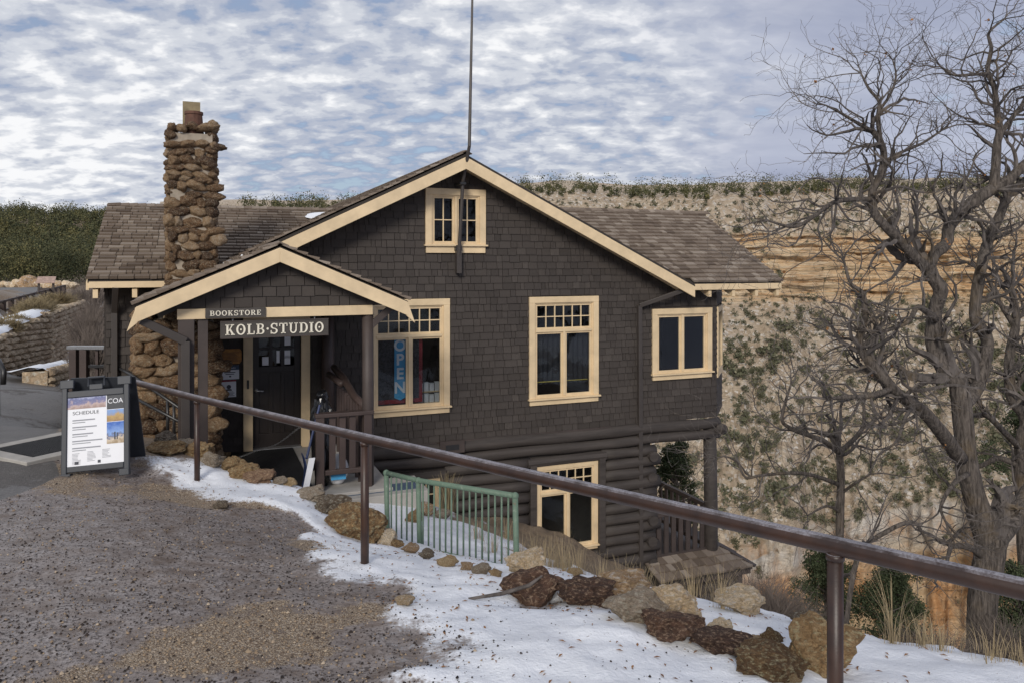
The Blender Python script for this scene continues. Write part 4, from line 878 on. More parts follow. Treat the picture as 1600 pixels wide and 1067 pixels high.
# ------------------------------------------------------------------ lettering
def arc(cx, cy, rx, ry, a0, a1, ix, iy, n=14):
    o = [(cx + rx * math.cos(R(a0 + (a1 - a0) * i / n)), cy + ry * math.sin(R(a0 + (a1 - a0) * i / n))) for i in range(n + 1)]
    q = [(cx + ix * math.cos(R(a0 + (a1 - a0) * i / n)), cy + iy * math.sin(R(a0 + (a1 - a0) * i / n))) for i in range(n + 1)]
    return o + q[::-1]
def rc(a, b, c, d): return [(a, c), (b, c), (b, d), (a, d)]
SER = .085
def glyph(ch, dot=False):
    """slab-serif capital, 1 high: polygons and advance width"""
    if ch == 'K': return [rc(.10, .30, 0, 1), rc(0, .40, 0, SER), rc(0, .40, 1 - SER, 1), [(.28, .40), (.62, .95), (.74, .95), (.36, .34)], [(.36, .52), (.50, .60), (.84, .06), (.62, .06)], rc(.50, .84, 1 - SER, 1), rc(.54, .92, 0, SER)], .95
    if ch == 'O':
        p = [arc(.45, .5, .45, .52, 0, 180, .26, .41), arc(.45, .5, .45, .52, 180, 360, .26, .41)]
        if dot: p.append([(.45 + .085 * math.cos(R(a)), .5 + .085 * math.sin(R(a))) for a in range(0, 360, 30)])
        return p, .95
    if ch == 'L': return [rc(.10, .30, 0, 1), rc(0, .42, 1 - SER, 1), rc(0, .74, 0, SER), rc(.64, .74, 0, .32)], .80
    if ch == 'B': return [rc(.10, .29, 0, 1), rc(0, .45, 0, SER), rc(0, .45, 1 - SER, 1), rc(.25, .45, .46, .54), arc(.44, .75, .30, .25, -90, 90, .12, .165), arc(.46, .27, .34, .27, -90, 90, .15, .185)], .86
    if ch == 'S': return [arc(.36, .74, .34, .28, 35, 270, .17, .185), arc(.36, .26, .36, .28, -145, 90, .18, .19), rc(.58, .68, .68, 1.0), rc(.02, .12, 0, .32)], .78
    if ch == 'T': return [rc(.31, .51, 0, 1), rc(.18, .64, 0, SER), rc(0, .82, 1 - SER, 1), rc(0, .09, .70, 1), rc(.73, .82, .70, 1)], .88
    if ch == 'U': return [rc(.10, .28, .34, 1), rc(0, .38, 1 - SER, 1), rc(.66, .78, .34, 1), rc(.54, .90, 1 - SER, 1), arc(.44, .34, .34, .36, 180, 360, .20, .25)], .96
    if ch == 'D': return [rc(.10, .29, 0, 1), rc(0, .42, 0, SER), rc(0, .42, 1 - SER, 1), arc(.40, .5, .46, .5, -90, 90, .26, .415)], .92
    if ch == 'I': return [rc(.11, .31, 0, 1), rc(0, .42, 0, SER), rc(0, .42, 1 - SER, 1)], .48
    if ch == 'E': return [rc(.10, .29, 0, 1), rc(0, .74, 0, SER), rc(0, .72, 1 - SER, 1), rc(.29, .50, .46, .54), rc(.64, .74, 0, .30), rc(.62, .72, .70, 1), rc(.46, .53, .36, .64)], .82
    if ch == 'R': return [rc(.10, .29, 0, 1), rc(0, .40, 0, SER), rc(0, .42, 1 - SER, 1), rc(.25, .45, .44, .52), arc(.44, .74, .31, .26, -90, 90, .13, .175), [(.40, .46), (.58, .46), (.82, .06), (.62, .06)], rc(.58, .92, 0, SER)], .93
    if ch == '.': return [[(.16 + .11 * math.cos(R(a)), .5 + .11 * math.sin(R(a))) for a in range(0, 360, 30)]], .34
    return [], .40
def word(text, hgt, width, fn, d0, d1, dot=False, mat='letter', parent=None, track=.06):
    """each letter its own mesh; fn(x, z, depth) -> local point, x from 0 to width"""
    gl = [glyph(c, dot) for c in text]; tot = sum(g[1] + track for g in gl) - track; sx = width / tot; x = 0
    for c, (polys, adv) in zip(text, gl):
        mb = MB()
        for p in polys: mb.prism([(x * sx + a * sx, b * hgt) for a, b in p], fn, d0, d1)
        if polys: mb.build('dot' if c == '.' else 'letter', M[mat], parent)
        x += adv + track
def wired(name, label, cat, u, v, h, group=None):
    o = thing(name, label, cat, HM @ Vector((u, v, h)), TH, group); return o
ks = wired('hanging_sign', 'long dark board with large cream slab lettering, hung on hooks under the porch beam', 'sign', -.274, -2.66, 2.085)
b = MB(); b.box(-.68, .68, -.02, .02, 0, .225); b.build('board', M['sign_wood'], ks, bevel=.004)
fm = MB(); fm.box(-.68, .68, -.027, -.021, 0, .013); fm.box(-.68, .68, -.027, -.021, .212, .225); fm.build('edge_strip', M['brown'], ks)
word('KOLB.STUDIO', .135, 1.24, lambda a, b_, d: (a - .62, d, b_ + .045), -.034, -.0215, True, 'letter', ks, .10)
for x in (-.53, .50): q = MB(); q.tube([(x, 0, .225), (x, 0, .30)], .006, 6); q.tube([(x - .012, 0, .243), (x, -.012, .255), (x + .012, 0, .243), (x, .012, .232)], .004, 5); q.build('hook', M['steel'], ks)
bs = wired('bookstore_sign', 'short dark board reading BOOKSTORE fixed on the cream porch beam', 'sign', -.768, -2.703, 2.352)
b = MB(); b.box(-.365, .365, -.022, .0, 0, .125); b.build('board', M['sign_wood'], bs, bevel=.004)
word('BOOKSTORE', .065, .62, lambda a, b_, d: (a - .31, d, b_ + .03), -.03, -.0225, False, 'letter', bs, .12)

def text_mesh(txt, size, mat, parent, loc, rot=(R(90), 0, 0), bold=0.0, align='LEFT', name='lettering', sx=1.0):
    cu = bpy.data.curves.new('lettering', 'FONT'); cu.body = txt; cu.size = size; cu.align_x = align; cu.offset = bold; cu.extrude = .0006
    tmp = bpy.data.objects.new('tmp', cu); C.objects.link(tmp); dg = bpy.context.evaluated_depsgraph_get(); me = bpy.data.meshes.new_from_object(tmp.evaluated_get(dg)); me.name = name
    bpy.data.objects.remove(tmp); bpy.data.curves.remove(cu); me.materials.clear(); me.materials.append(M[mat]); return link(name, me, parent, loc, rot, (sx, 1, 1))
# plaque and notices beside the door
pl = wired('wall_plaque', 'orange bronze plaque with rounded corners on the wall beside the door', 'plaque', -.752, -.02, 1.43)
b = MB(); b.prism([(-.18, .04), (-.15, 0), (.15, 0), (.18, .04), (.18, .20), (.15, .24), (-.15, .24), (-.18, .20)], lambda a, c, d: (a, d, c), -.02, 0); b.build('plate', M['bronze'], pl, bevel=.006)
b = MB()
for k in range(7): b.box(-.13, .13 - .02 * (k % 3), -.024, -.0205, .045 + k * .022, .055 + k * .022)
b.build('raised_text', plain('dark_bronze', (0.16, .07, .02), .5, .2), pl)
n1 = wired('notice', 'white notice with dark blue heading on the wall beside the door', 'notice', -.75, -.02, 1.185)
b = MB(); b.box(-.14, .14, -.008, 0, 0, .22); b.build('sheet', M['white'], n1); b = MB(); b.box(-.14, .14, -.011, -.0082, .15, .22); b.build('heading_band', M['header'], n1)
text_mesh('Kolb Studio', .036, 'white', n1, (0, -.0125, .172), align='CENTER'); b = MB(); b.box(-.085, .085, -.0095, -.0082, .105, .118); b.box(-.065, .065, -.0095, -.0082, .078, .090); b.box(-.01, .02, -.0095, -.0082, .035, .058); stuff(b.build('print', M['ink'], n1))
n2 = wired('notice', 'white face covering notice with red top band on the wall beside the door', 'notice', -.765, -.02, .90)
b = MB(); b.box(-.11, .11, -.008, 0, 0, .275); b.build('sheet', M['white'], n2); b = MB(); b.box(-.11, .11, -.011, -.0082, .25, .275); b.build('heading_band', M['red'], n2)
b = MB(); b.prism([(.034 * math.cos(R(a)), .165 + .034 * math.sin(R(a))) for a in range(0, 360, 24)], lambda a, c, d: (a, d, c), -.0095, -.0082); b.prism([(-.05, .105), (.05, .105), (.035, .13), (-.035, .13)], lambda a, c, d: (a, d, c), -.0095, -.0082); b.build('symbol', M['ink'], n2)
b = MB()
for k in range(4): b.box(-.085, .085 - .02 * (k % 2), -.0095, -.0082, .02 + k * .02, .03 + k * .02)
b.build('print', M['ink_grey'], n2)
# things in the shop window
op = wired('open_banner', 'light blue vertical banner reading OPEN hung inside the window', 'banner', 2.06, .075, .64)
b = MB(); b.prism([(-.10, .05), (0, 0), (.10, .05), (.10, 1.10), (-.10, 1.10)], lambda a, c, d: (a, d, c), -.004, .004); b.build('cloth', M['blue'], op)
for k, ch in enumerate('OPEN'): text_mesh(ch, .27, 'white', op, (0, -.0065, .87 - k * .245), bold=.008, align='CENTER', name='letter')
rg = wired('woven_blanket', 'dark woven blanket with red borders hung inside the window', 'blanket', 1.98, .13, .58)
b = MB(); b.box(-.40, .50, -.004, .004, 0, 1.18); b.build('weave', plain('dark_grey_weave', (.045, .045, .055), .9, .6, 22, .3), rg)
b = MB(); b.box(-.40, -.35, -.010, -.005, 0, 1.18); b.box(.44, .50, -.010, -.005, 0, 1.18); b.box(-.35, .44, -.010, -.005, 0, .07); b.box(-.35, .44, -.010, -.005, 1.12, 1.18); b.build('border', M['red'], rg)
sh = wired('window_shelf', 'shelf of white boxed goods inside the shop window', 'shelf', 2.55, .35, .52)
b = MB(); b.box(-.28, .30, -.12, .16, .0, .02); b.box(-.28, .30, -.12, .16, .20, .22); b.box(-.28, -.26, .1, .16, -.5, .5); b.build('board', M['cream'], sh)
for z in (.02, .22):
    for k in range(4): b = MB(); b.box(-.10 + k * .10, -.02 + k * .10, -.10, -.03, z, z + .14 + .02 * (k % 2)); b.build('boxed_goods', M['white'], sh)
ct = wired('window_cloth', 'dark blue-black cloth hung behind the curtained window', 'curtain', 5.22, .17, .62)
b = MB(); n = 40; b.add([(-.58 + 1.16 * i / n, .02 * math.sin(i * 1.7) + .01 * math.sin(i * .6), z) for z in (.12, 1.15) for i in range(n + 1)], [(i, i + 1, i + n + 2, i + n + 1) for i in range(n)]); b.build('cloth', M['curtain'], ct, smooth=True)
b = MB(); b.box(-.58, .58, -.03, -.01, .16, .175); b.build('curtain_rod', plain('yellow_strip', (.40, .33, .08), .5), ct)

# flagpole on the gable
fpole = wired('flagpole', 'tall thin dark flagpole rising from the gable wall past the attic window', 'flagpole', 3.08, -.10, 2.86)
b = MB(); b.box(-.045, .045, -.06, .05, 0, .50); b.tube([(0, -.03, .3), (.01, -.22, 1.6), (.03, -.52, 2.2), (.08, -.56, 5.2)], [.035, .032, .030, .018], 8)
b.build('pole', M['metal_brown'], fpole); b = MB(); b.box(-.06, .06, -.05, .06, .40, .47); b.build('bracket', M['dark_metal'], fpole); b = MB(); b.box(-.05, .05, -.28, .06, 1.56, 1.60); b.build('bracket', M['dark_metal'], fpole)

# ------------------------------------------------------------------ near handrail
def pipe(name, pts, r, mat, parent, n=14): mb = MB(); mb.tube(pts, r, n); return mb.build(name, M[mat], parent, smooth=True)
R1, R2, R3 = at(308, 622, 7.8), at(570, 684, 5.3), at(1305, 852, 2.79)
hr = thing('handrail', 'long brown pipe handrail running along the edge of the path', 'handrail', (R2.x, R2.y, gz(R2.x, R2.y)))
def rel(p): return Vector(p) - hr.location
dirn = (R3 - R1).normalized(); E0 = at(212, 597, 8.75); E1 = R3 + dirn * 2.6
pipe('top_rail', [rel(E0 + Vector((-.12, .10, -.35))), rel(E0 + Vector((-.10, .08, -.06))), rel(E0 + Vector((0, 0, .0))), rel(R1), rel(R2), rel(R3), rel(E1)], .034, 'rail', hr, 18)
P4 = R3 + dirn * 2.4
for p in (R1, R2, R3, P4): pipe('post', [rel((p.x, p.y, gz(p.x, p.y) - .25)), rel((p.x, p.y, p.z - .01))], .0285, 'rail', hr)
for p in (R1, R2, R3): pipe('weld_collar', [rel((p.x, p.y, p.z - .05)), rel((p.x, p.y, p.z - .028))], .033, 'rail', hr)

# black ramp rails by the chimney
rr = thing('ramp_railing', 'low black pipe railing leading down beside the chimney', 'railing', (*hw(-1.9, -2.2), FLOOR))
def relr(px_, py_, Y): return at(px_, py_, Y) - rr.location
pipe('rail', [relr(170, 566, 12.6), relr(205, 585, 11.0), relr(285, 640, 10.2)], .022, 'dark_metal', rr)
pipe('rail', [relr(170, 590, 12.2), relr(208, 620, 10.8), relr(284, 660, 10.2)], .022, 'dark_metal', rr)
for px_, yt, yb, Y in ((262, 625, 690, 10.4), (272, 632, 690, 10.3), (206, 585, 680, 11.0)): pipe('post', [relr(px_, yt, Y), relr(px_, yb, Y)], .02, 'dark_metal', rr)
wr = thing('wooden_railing', 'brown wooden railing with level grey top rail in front of the left wing', 'railing', (at(118, 600, 13.2)))
def relw(px_, py_, Y): return at(px_, py_, Y) - wr.location
def wbar(name, a, b, w, h, mat): mb = MB(); mb.bar(a, b, w, h); mb.build(name, M[mat], wr, bevel=.006)
wbar('top_rail', relw(108, 543, 13.3), relw(222, 543, 12.4), .10, .06, 'steel'); wbar('lower_rail', relw(140, 572, 13.0), relw(188, 572, 12.6), .05, .05, 'dark_metal')
wbar('lower_rail', relw(188, 572, 12.6), relw(215, 592, 12.0), .05, .05, 'dark_metal'); wbar('handle_bar', relw(165, 580, 12.4), relw(190, 561, 12.2), .035, .035, 'steel')
for px_, Y in ((116, 13.2), (132, 13.1), (152, 13.0), (178, 12.7)): wbar('post', relw(px_, 546, Y), relw(px_, 625, Y), .12 if px_ < 140 else .05, .12 if px_ < 140 else .05, 'red_brown')
lrail = thing('path_rail_end', 'end of a black railing at the edge of the asphalt trail', 'railing', at(4, 625, 12)); pipe('rail', [at(-30, 560, 12) - lrail.location, at(-2, 563, 12.0) - lrail.location, at(6, 580, 11.8) - lrail.location, at(5, 600, 11.8) - lrail.location], .04, 'dark_metal', lrail)
pipe('post', [at(-4, 570, 12) - lrail.location, at(-3, 650, 12) - lrail.location], .03, 'dark_metal', lrail)

# green pipe railing above the cellar steps
GA, GM_, GB = Vector((-1.40, 8.55, 0)), Vector((-1.00, 8.20, 0)), Vector((0.03, 7.30, 0))
gzt = {0: at(600, 738, 8.55).z, 1: at(661, 750, 8.20).z, 2: at(803, 774, 7.30).z}
gr = thing('green_railing', 'chipped green pipe railing with thin balusters above the cellar steps', 'railing', (GM_.x, GM_.y, gzt[1] - .80))
def relg(p, z): return Vector((p.x, p.y, z)) - gr.location
pipe('top_rail', [relg(GA, gzt[0]), relg(GM_, gzt[1]), relg(GB, gzt[2])], .027, 'green', gr)
pipe('bottom_rail', [relg(GA, gzt[0] - .72), relg(GM_, gzt[1] - .72), relg(GB, gzt[2] - .70)], .022, 'green', gr)
for p, z in ((GA, gzt[0]), (GM_, gzt[1]), (GB, gzt[2])): pipe('post', [relg(p, z - .95) + Vector((.02, 0, 0)), relg(p, z)], .028, 'green', gr); link('joint', rock_mesh('joint', M['green'], 5, 2, .02, angular=False), gr, relg(p, z), (0, 0, 0), (.036, .036, .036))
for i in range(21):
    f = (i + 1) / 22; p = GA.lerp(GB, f); z = np.interp(f, [0, .27, 1], [gzt[0], gzt[1], gzt[2]])
    if abs(f - .27) > .02: pipe('baluster', [relg(p, z - .71), relg(p, z - .015)], .0095, 'green', gr, 8)

# ------------------------------------------------------------------ folding sign on the gravel
def a_frame():
    base = at(160, 735, 7.7); zb = gz(base.x, base.y)
    t = thing('sandwich_board', 'dark plastic folding board with a white SCHEDULE poster on the gravel', 'sign', (base.x, base.y, zb), R(12)); t.scale = (.9, .9, .93); lean = R(11)
    fr = bpy.data.objects.new('front_panel', None); C.objects.link(fr); fr.parent = t; fr.location = (0, -.22, 0); fr.rotation_euler = (-lean, R(-3), 0); fr['label'] = 'front panel holding the poster'
    b = MB(); b.box(-.34, -.285, -.03, .02, 0, 1.0); b.box(.285, .34, -.03, .02, 0, 1.0); b.box(-.285, .285, -.03, .02, .83, .90); b.box(-.285, .285, -.03, .02, .06, .12); b.box(-.285, .285, -.008, .02, .12, .83)
    b.box(-.36, -.22, -.035, .025, .93, 1.02); b.box(.22, .36, -.035, .025, .93, 1.02); b.box(-.345, -.24, -.05, .03, -.02, .05); b.box(.24, .345, -.05, .03, -.02, .05); b.box(-.07, .07, -.02, .01, .90, .96)
    b.build('frame', M['black_plastic'], fr, bevel=.008)
    hd_ = MB(); hd_.tube([(-.08, 0, .94), (-.08, 0, 1.03), (.08, 0, 1.03), (.08, 0, .94)], .014, 8); hd_.build('handle', M['black_plastic'], fr)
    bk = MB(); bk.add([(-.33, .02, 1.0), (.33, .02, 1.0), (.34, .44, 0.0), (-.34, .44, 0.0), (-.33, .05, 1.0), (.33, .05, 1.0), (.34, .47, 0), (-.34, .47, 0)], [(0, 1, 2, 3), (7, 6, 5, 4), (0, 4, 5, 1), (1, 5, 6, 2), (2, 6, 7, 3), (3, 7, 4, 0)])
    bo = bk.build('rear_panel', M['black_plastic'], t); bo.location = (0, .0, 0)
    ps = MB(); ps.box(-.285, .285, -.0125, -.0085, .12, .83); poster = ps.build('poster', M['white'], fr); Yp = -.0135
    def patch(x0, x1, z0, z1, mat): q = MB(); q.box(x0, x1, Yp - .0006, Yp + .0006, z0, z1); return q.build('printed_picture', mat, poster)
    def pic(name, stops, scale=9, k=1.0):
        m = NT(name); v = m.coord(); sp = m.N.new('ShaderNodeSeparateXYZ'); m.L.new(v, sp.inputs[0]); f = m.math('ADD', m.math('MULTIPLY', sp.outputs[2], k), m.math('MULTIPLY', m.noise(v, scale, 5, .6), .22)); return m.set(m.ramp(f, stops), .5, 0, .4)
    def zs(z0, z1, pts): return [((z0 + (z1 - z0) * f + .11) , c) for f, c in pts]
    patch(-.285, .10, .71, .83, pic('canyon_picture', zs(.71, .83, [(0, (.35, .25, .22)), (.35, (.50, .38, .36)), (.55, (.20, .19, .32)), (.75, (.13, .15, .30)), (1, (.35, .38, .55))]), 14))
    patch(.11, .285, .68, .83, M['black_plastic']); patch(.11, .285, .55, .675, pic('canyon_view_picture', zs(.55, .675, [(0, (.30, .18, .08)), (.5, (.48, .32, .12)), (.75, (.25, .3, .45)), (1, (.2, .35, .65))]), 16))
    patch(.11, .285, .32, .545, pic('blue_sky_picture', zs(.32, .545, [(0, (.35, .26, .16)), (.25, (.62, .52, .40)), (.38, (.12, .14, .24)), (.5, (.22, .36, .68)), (1, (.03, .12, .45))]), 18))
    q = MB(); q.box(.185, .20, Yp - .002, Yp - .0007, .36, .44); q.box(.21, .222, Yp - .002, Yp - .0007, .36, .43); q.build('printed_figures', M['ink'], poster)
    text_mesh('COA', .072, 'white', poster, (.197, Yp - .002, .742), align='CENTER', sx=1.0); text_mesh('SCHEDULE', .050, 'ink', poster, (-.235, Yp - .001, .650), sx=1.1)
    ln = MB(); rr_ = random.Random(4)
    for k in range(5):
        z = .585 - k * .072
        ln.box(-.235, -.235 + rr_.uniform(.20, .31), Yp - .0006, Yp + .0004, z, z + .013); ln.box(-.235, -.235 + rr_.uniform(.12, .2), Yp - .0006, Yp + .0004, z - .022, z - .013)
    stuff(ln.build('printed_lines', M['ink_grey'], poster))
    ln = MB()
    for c in range(3):
        for k in range(9 - c): ln.box(-.235 + c * .15, -.235 + c * .15 + rr_.uniform(.05, .09), Yp - .0006, Yp + .0004, .245 - k * .0135 + c * .01, .250 - k * .0135 + c * .01)
    stuff(ln.build('printed_lines', M['ink_grey'], poster))
    for x0_, x1_ in ((-.21, -.17), (.02, .05)): ln = MB(); ln.box(x0_, x1_, Yp - .0006, Yp + .0004, .135, .165); ln.build('printed_logo', M['ink'], poster)
a_frame()
# ------------------------------------------------------------------ rocks
GY = np.linspace(1.5, 45, 3500)
def hit(px_, py_):
    """where the line of sight through (px_, py_) meets the ground"""
    X = (px_ - 800) / F * GY; G = ground_z(X, GY); k = int(np.argmax(G > EYE - (py_ - 408) / F * GY)); return Vector((X[k], GY[k], G[k]))
def rock(x0, y0, x1, y1, mat, seed, label, group=None, name='boulder', rz=None, sub=4, amp=.38, deep=.8):
    """a boulder on the ground, as wide and high as the box it fills in the photograph"""
    p = hit((x0 + x1) / 2, y1 - .12 * (y1 - y0)); k = p.y / F; w = (x1 - x0) / 2 * k * 1.12; h_ = (y1 - y0) / 2 * k * 1.12; r = random.Random(seed); d = max(w * deep, h_ * .8)
    o = link(name, rock_mesh(name, M[mat], seed, sub, amp), None, (p.x, p.y + d * .5, p.z + h_ * .62), (0, 0, r.uniform(-.3, .3) if rz is None else rz), (w, d, h_))
    return tag(o, label, 'rock', group)
rock(799, 859, 854, 903, 'rock_tan', 301, 'upright pale tan rock against the foot of the green railing')
rock(797, 894, 890, 946, 'rock_red', 302, 'dark red-brown rock lying below the upright pale rock')
rock(877, 913, 966, 950, 'rock_red', 303, 'dark purple-red rock between the brown and pale rocks in the row')
rock(929, 899, 1020, 936, 'rock_tan', 304, 'long pale tan rock behind the row at the snow edge')
rock(949, 932, 1036, 979, 'rock_grey', 305, 'brown-grey rounded rock leaning on a pale slab')
rock(1016, 925, 1094, 969, 'rock_tan', 306, 'pale tan slab rock beside the brown-grey rounded rock')
rock(1007, 963, 1098, 1004, 'rock_red', 307, 'dark red rock in front of the pale slab rock')
rock(1092, 994, 1174, 1023, 'rock_red', 308, 'low dark purple rock beneath a dry grass tuft')
rock(1111, 969, 1146, 996, 'rock_tan', 309, 'small tan rock with dry grass growing over it')
rock(1127, 927, 1198, 963, 'rock_tan', 310, 'pale rounded rock at the brow of the snowy slope')
rock(1171, 992, 1191, 1009, 'rock_tan', 311, 'fist-sized tan rock alone on the snow', sub=3); rock(1191, 985, 1224, 1008, 'rock_ochre', 312, 'fist-sized ochre rock beside a tan one on the snow', sub=3)
rock(1162, 1018, 1270, 1063, 'rock_ochre', 313, 'low brown rock below the largest ochre boulder')
rock(1240, 972, 1353, 1066, 'rock_ochre', 314, 'largest ochre-brown boulder leaning behind the handrail post', deep=.6)
rock(1245, 960, 1292, 980, 'rock_grey', 315, 'flat grey rock behind the largest ochre boulder')
rock(515, 795, 594, 848, 'rock_ochre', 316, 'big rounded ochre boulder at the end of the porch edging')
rock(485, 775, 544, 806, 'rock_grey', 317, 'grey lichened rock next to the big ochre boulder')
rock(466, 760, 507, 785, 'rock_grey', 318, 'grey-tan rock beside the lichened one in the porch edging')
er = random.Random(9)
edge = [(242, 676, 277, 697), (228, 692, 280, 712), (270, 686, 300, 707), (286, 693, 331, 717), (313, 709, 347, 730), (344, 715, 378, 738), (354, 728, 405, 750), (382, 736, 430, 756), (424, 745, 446, 757), (442, 748, 462, 760), (330, 704, 360, 722)]
for k, q in enumerate(edge): rock(*q, ('rock_grey', 'rock_ochre', 'rock_ochre', 'rock_red')[k % 4] if k > 3 else ('rock_grey', 'rock_ochre')[k % 2], 330 + k, 'rough brown stone in the row edging the porch hollow', 'edging stones along the porch', 'edging_stone')
for k, (a, b, s) in enumerate([(620, 850, 9), (640, 858, 10), (668, 868, 10), (700, 878, 11), (728, 886, 8), (752, 890, 11), (775, 896, 8), (603, 843, 15), (880, 882, 11), (900, 895, 8), (632, 942, 10), (345, 790, 9), (1240, 1062, 9)]):
    rock(a - s * 1.3, b - s * .8, a + s * 1.3, b + s * .7, ('rock_ochre', 'rock_tan', 'rock_grey')[k % 3], 360 + k, 'small tan stone half sunk in the snow', 'small stones in the snow', 'small_stone', sub=3)
for k, (a, b, s) in enumerate([(215, 672, 10), (232, 668, 12), (640, 775, 14), (662, 800, 12), (690, 806, 10), (648, 812, 11)]):
    rock(a - s * 1.2, b - s, a + s * 1.2, b + s * .6, ('rock_tan', 'rock_grey', 'rock_ochre')[k % 3], 380 + k, 'pale stone lying loose beside the building', 'loose stones beside the building', 'loose_stone', sub=3)
# driftwood stick among the rocks
sk = hit(790, 940); st = MB(); st.tube([(-.12, 0, .015), (.08, .04, .03), (.24, .06, .07), (.32, .08, .12)], [.008, .012, .012, .006], 7); so = st.build('fallen_branch', M['twig'], None); so.location = (sk.x - .1, sk.y, gz(sk.x, sk.y)); tag(so, 'weathered grey stick lying against the dark red rock', 'branch')

# concrete landing and steps by the porch railing
cs = MB(); cs.box(.30, 1.72, -3.0, -2.2, -.30, -.05); so = cs.build('concrete_landing', M['concrete'], None, bevel=.012); so.matrix_world = HM; tag(so, 'pale concrete landing below the porch railing', 'landing')
cs = MB(); cs.box(.62, 1.62, -2.86, -2.55, -.048, -.040); so = cs.build('tread_strip', M['header'], None); so.matrix_world = HM; tag(so, 'blue-grey rubber tread strip on the concrete landing', 'mat')
# snow shovel, sacks and a black bag by the railing
sv = thing('snow_shovel', 'navy snow shovel with white-edged blade leaning on the porch railing post', 'shovel', HM @ Vector((.08, -2.66, 0)), TH)
b = MB(); n = 8; b.add([(.0 + .04 * math.sin(i / n * 3.1) , w, .02 + .48 * i / n) for w in (-.16, .16) for i in range(n + 1)], [(i, i + 1, i + n + 2, i + n + 1) for i in range(n)]); q = b.build('blade', M['navy'], sv); so_ = q.modifiers.new('solid', 'SOLIDIFY'); so_.thickness = .012
b = MB(); b.add([(-.05 + .10 * i / n, -.175, .0 + .50 * i / n) for i in range(n + 1)] + [(.03 + .10 * i / n, -.175, .0 + .50 * i / n) for i in range(n + 1)], [(i, i + 1, i + n + 2, i + n + 1) for i in range(n)]); q = b.build('blade_label', M['white'], sv); so_ = q.modifiers.new('solid', 'SOLIDIFY'); so_.thickness = .006
b = MB(); b.tube([(.04, 0, .45), (.22, .05, 1.15)], .016, 8); b.build('shaft', M['navy'], sv)
for (u, v, w, d_, h_, lab) in ((.56, -2.40, .16, .14, .42, 'white and blue sack of ice melt behind the middle porch balusters'), (.38, -2.42, .13, .12, .55, 'dark sack standing behind the first porch baluster')):
    s_ = thing('sack', lab, 'sack', HM @ Vector((u, v, 0)), TH); me = rock_mesh('sack', M['white'] if 'white' in lab else M['bag'], 50, 3, .10, angular=False); link('bag', me, s_, (0, 0, h_ / 2), (0, 0, 0), (w, d_, h_ / 2))
    if 'white' in lab: b = MB(); b.box(-.10, .10, -.155, -.146, .10, .22); b.build('printed_band', M['blue'], s_)
bg_ = thing('black_bag', 'shiny black plastic bag tied at the top, standing behind the porch railing', 'bag', HM @ Vector((.42, -2.05, 0)), TH); link('bag', rock_mesh('bag', M['bag'], 61, 4, .30, angular=False), bg_, (0, 0, .58), (0, 0, 0), (.17, .16, .58)); link('knot', rock_mesh('knot', M['bag'], 62, 3, .5, angular=False), bg_, (0, 0, 1.16), (0, 0, 0), (.08, .08, .10))
# chain across the doorway
ch = MB()
for k in range(46):
    f = k / 45; p = Vector((-.62 + 1.05 * f, -.75 + .2 * f, .10 + .42 * f ** 1.6 + .02 * math.sin(f * 9))); a = .011
    ch.tube([p + Vector((a * math.cos(t_) * 1.3, (a if k % 2 else 0) * math.sin(t_), (0 if k % 2 else a) * math.sin(t_))) for t_ in [i * math.pi / 3 for i in range(7)]], .003, 4, False)
so = ch.build('chain', M['steel'], None); so.matrix_world = HM; tag(so, 'thin steel chain sagging across the doorway', 'chain')
# drain grate on the trail
gp = at(75, 697, 8.35); zt = gz(gp.x, gp.y); gt = thing('drain_grate', 'square steel drain grate in a concrete collar on the asphalt trail', 'drain', (gp.x, gp.y, zt + .02), R(-28)); gt.scale = (.62, .62, .8)
b = MB(); b.box(-.62, .62, -.85, -.60, -.15, .03); b.box(-.62, .62, .60, .85, -.15, .03); b.box(-.85, -.60, -.85, .85, -.15, .03); b.box(.60, .85, -.85, .85, -.15, .03); b.build('collar', M['concrete'], gt, bevel=.01)
b = MB()
for k in range(22): x = -.58 + k * .0555; b.box(x, x + .012, -.6, .6, -.02, .028); b.box(-.6, .6, x, x + .012, -.015, .024)
b.build('grating', M['dark_metal'], gt); b = MB(); b.box(-.62, .62, -.62, .62, -.14, -.12); b.build('sump', M['black'], gt)

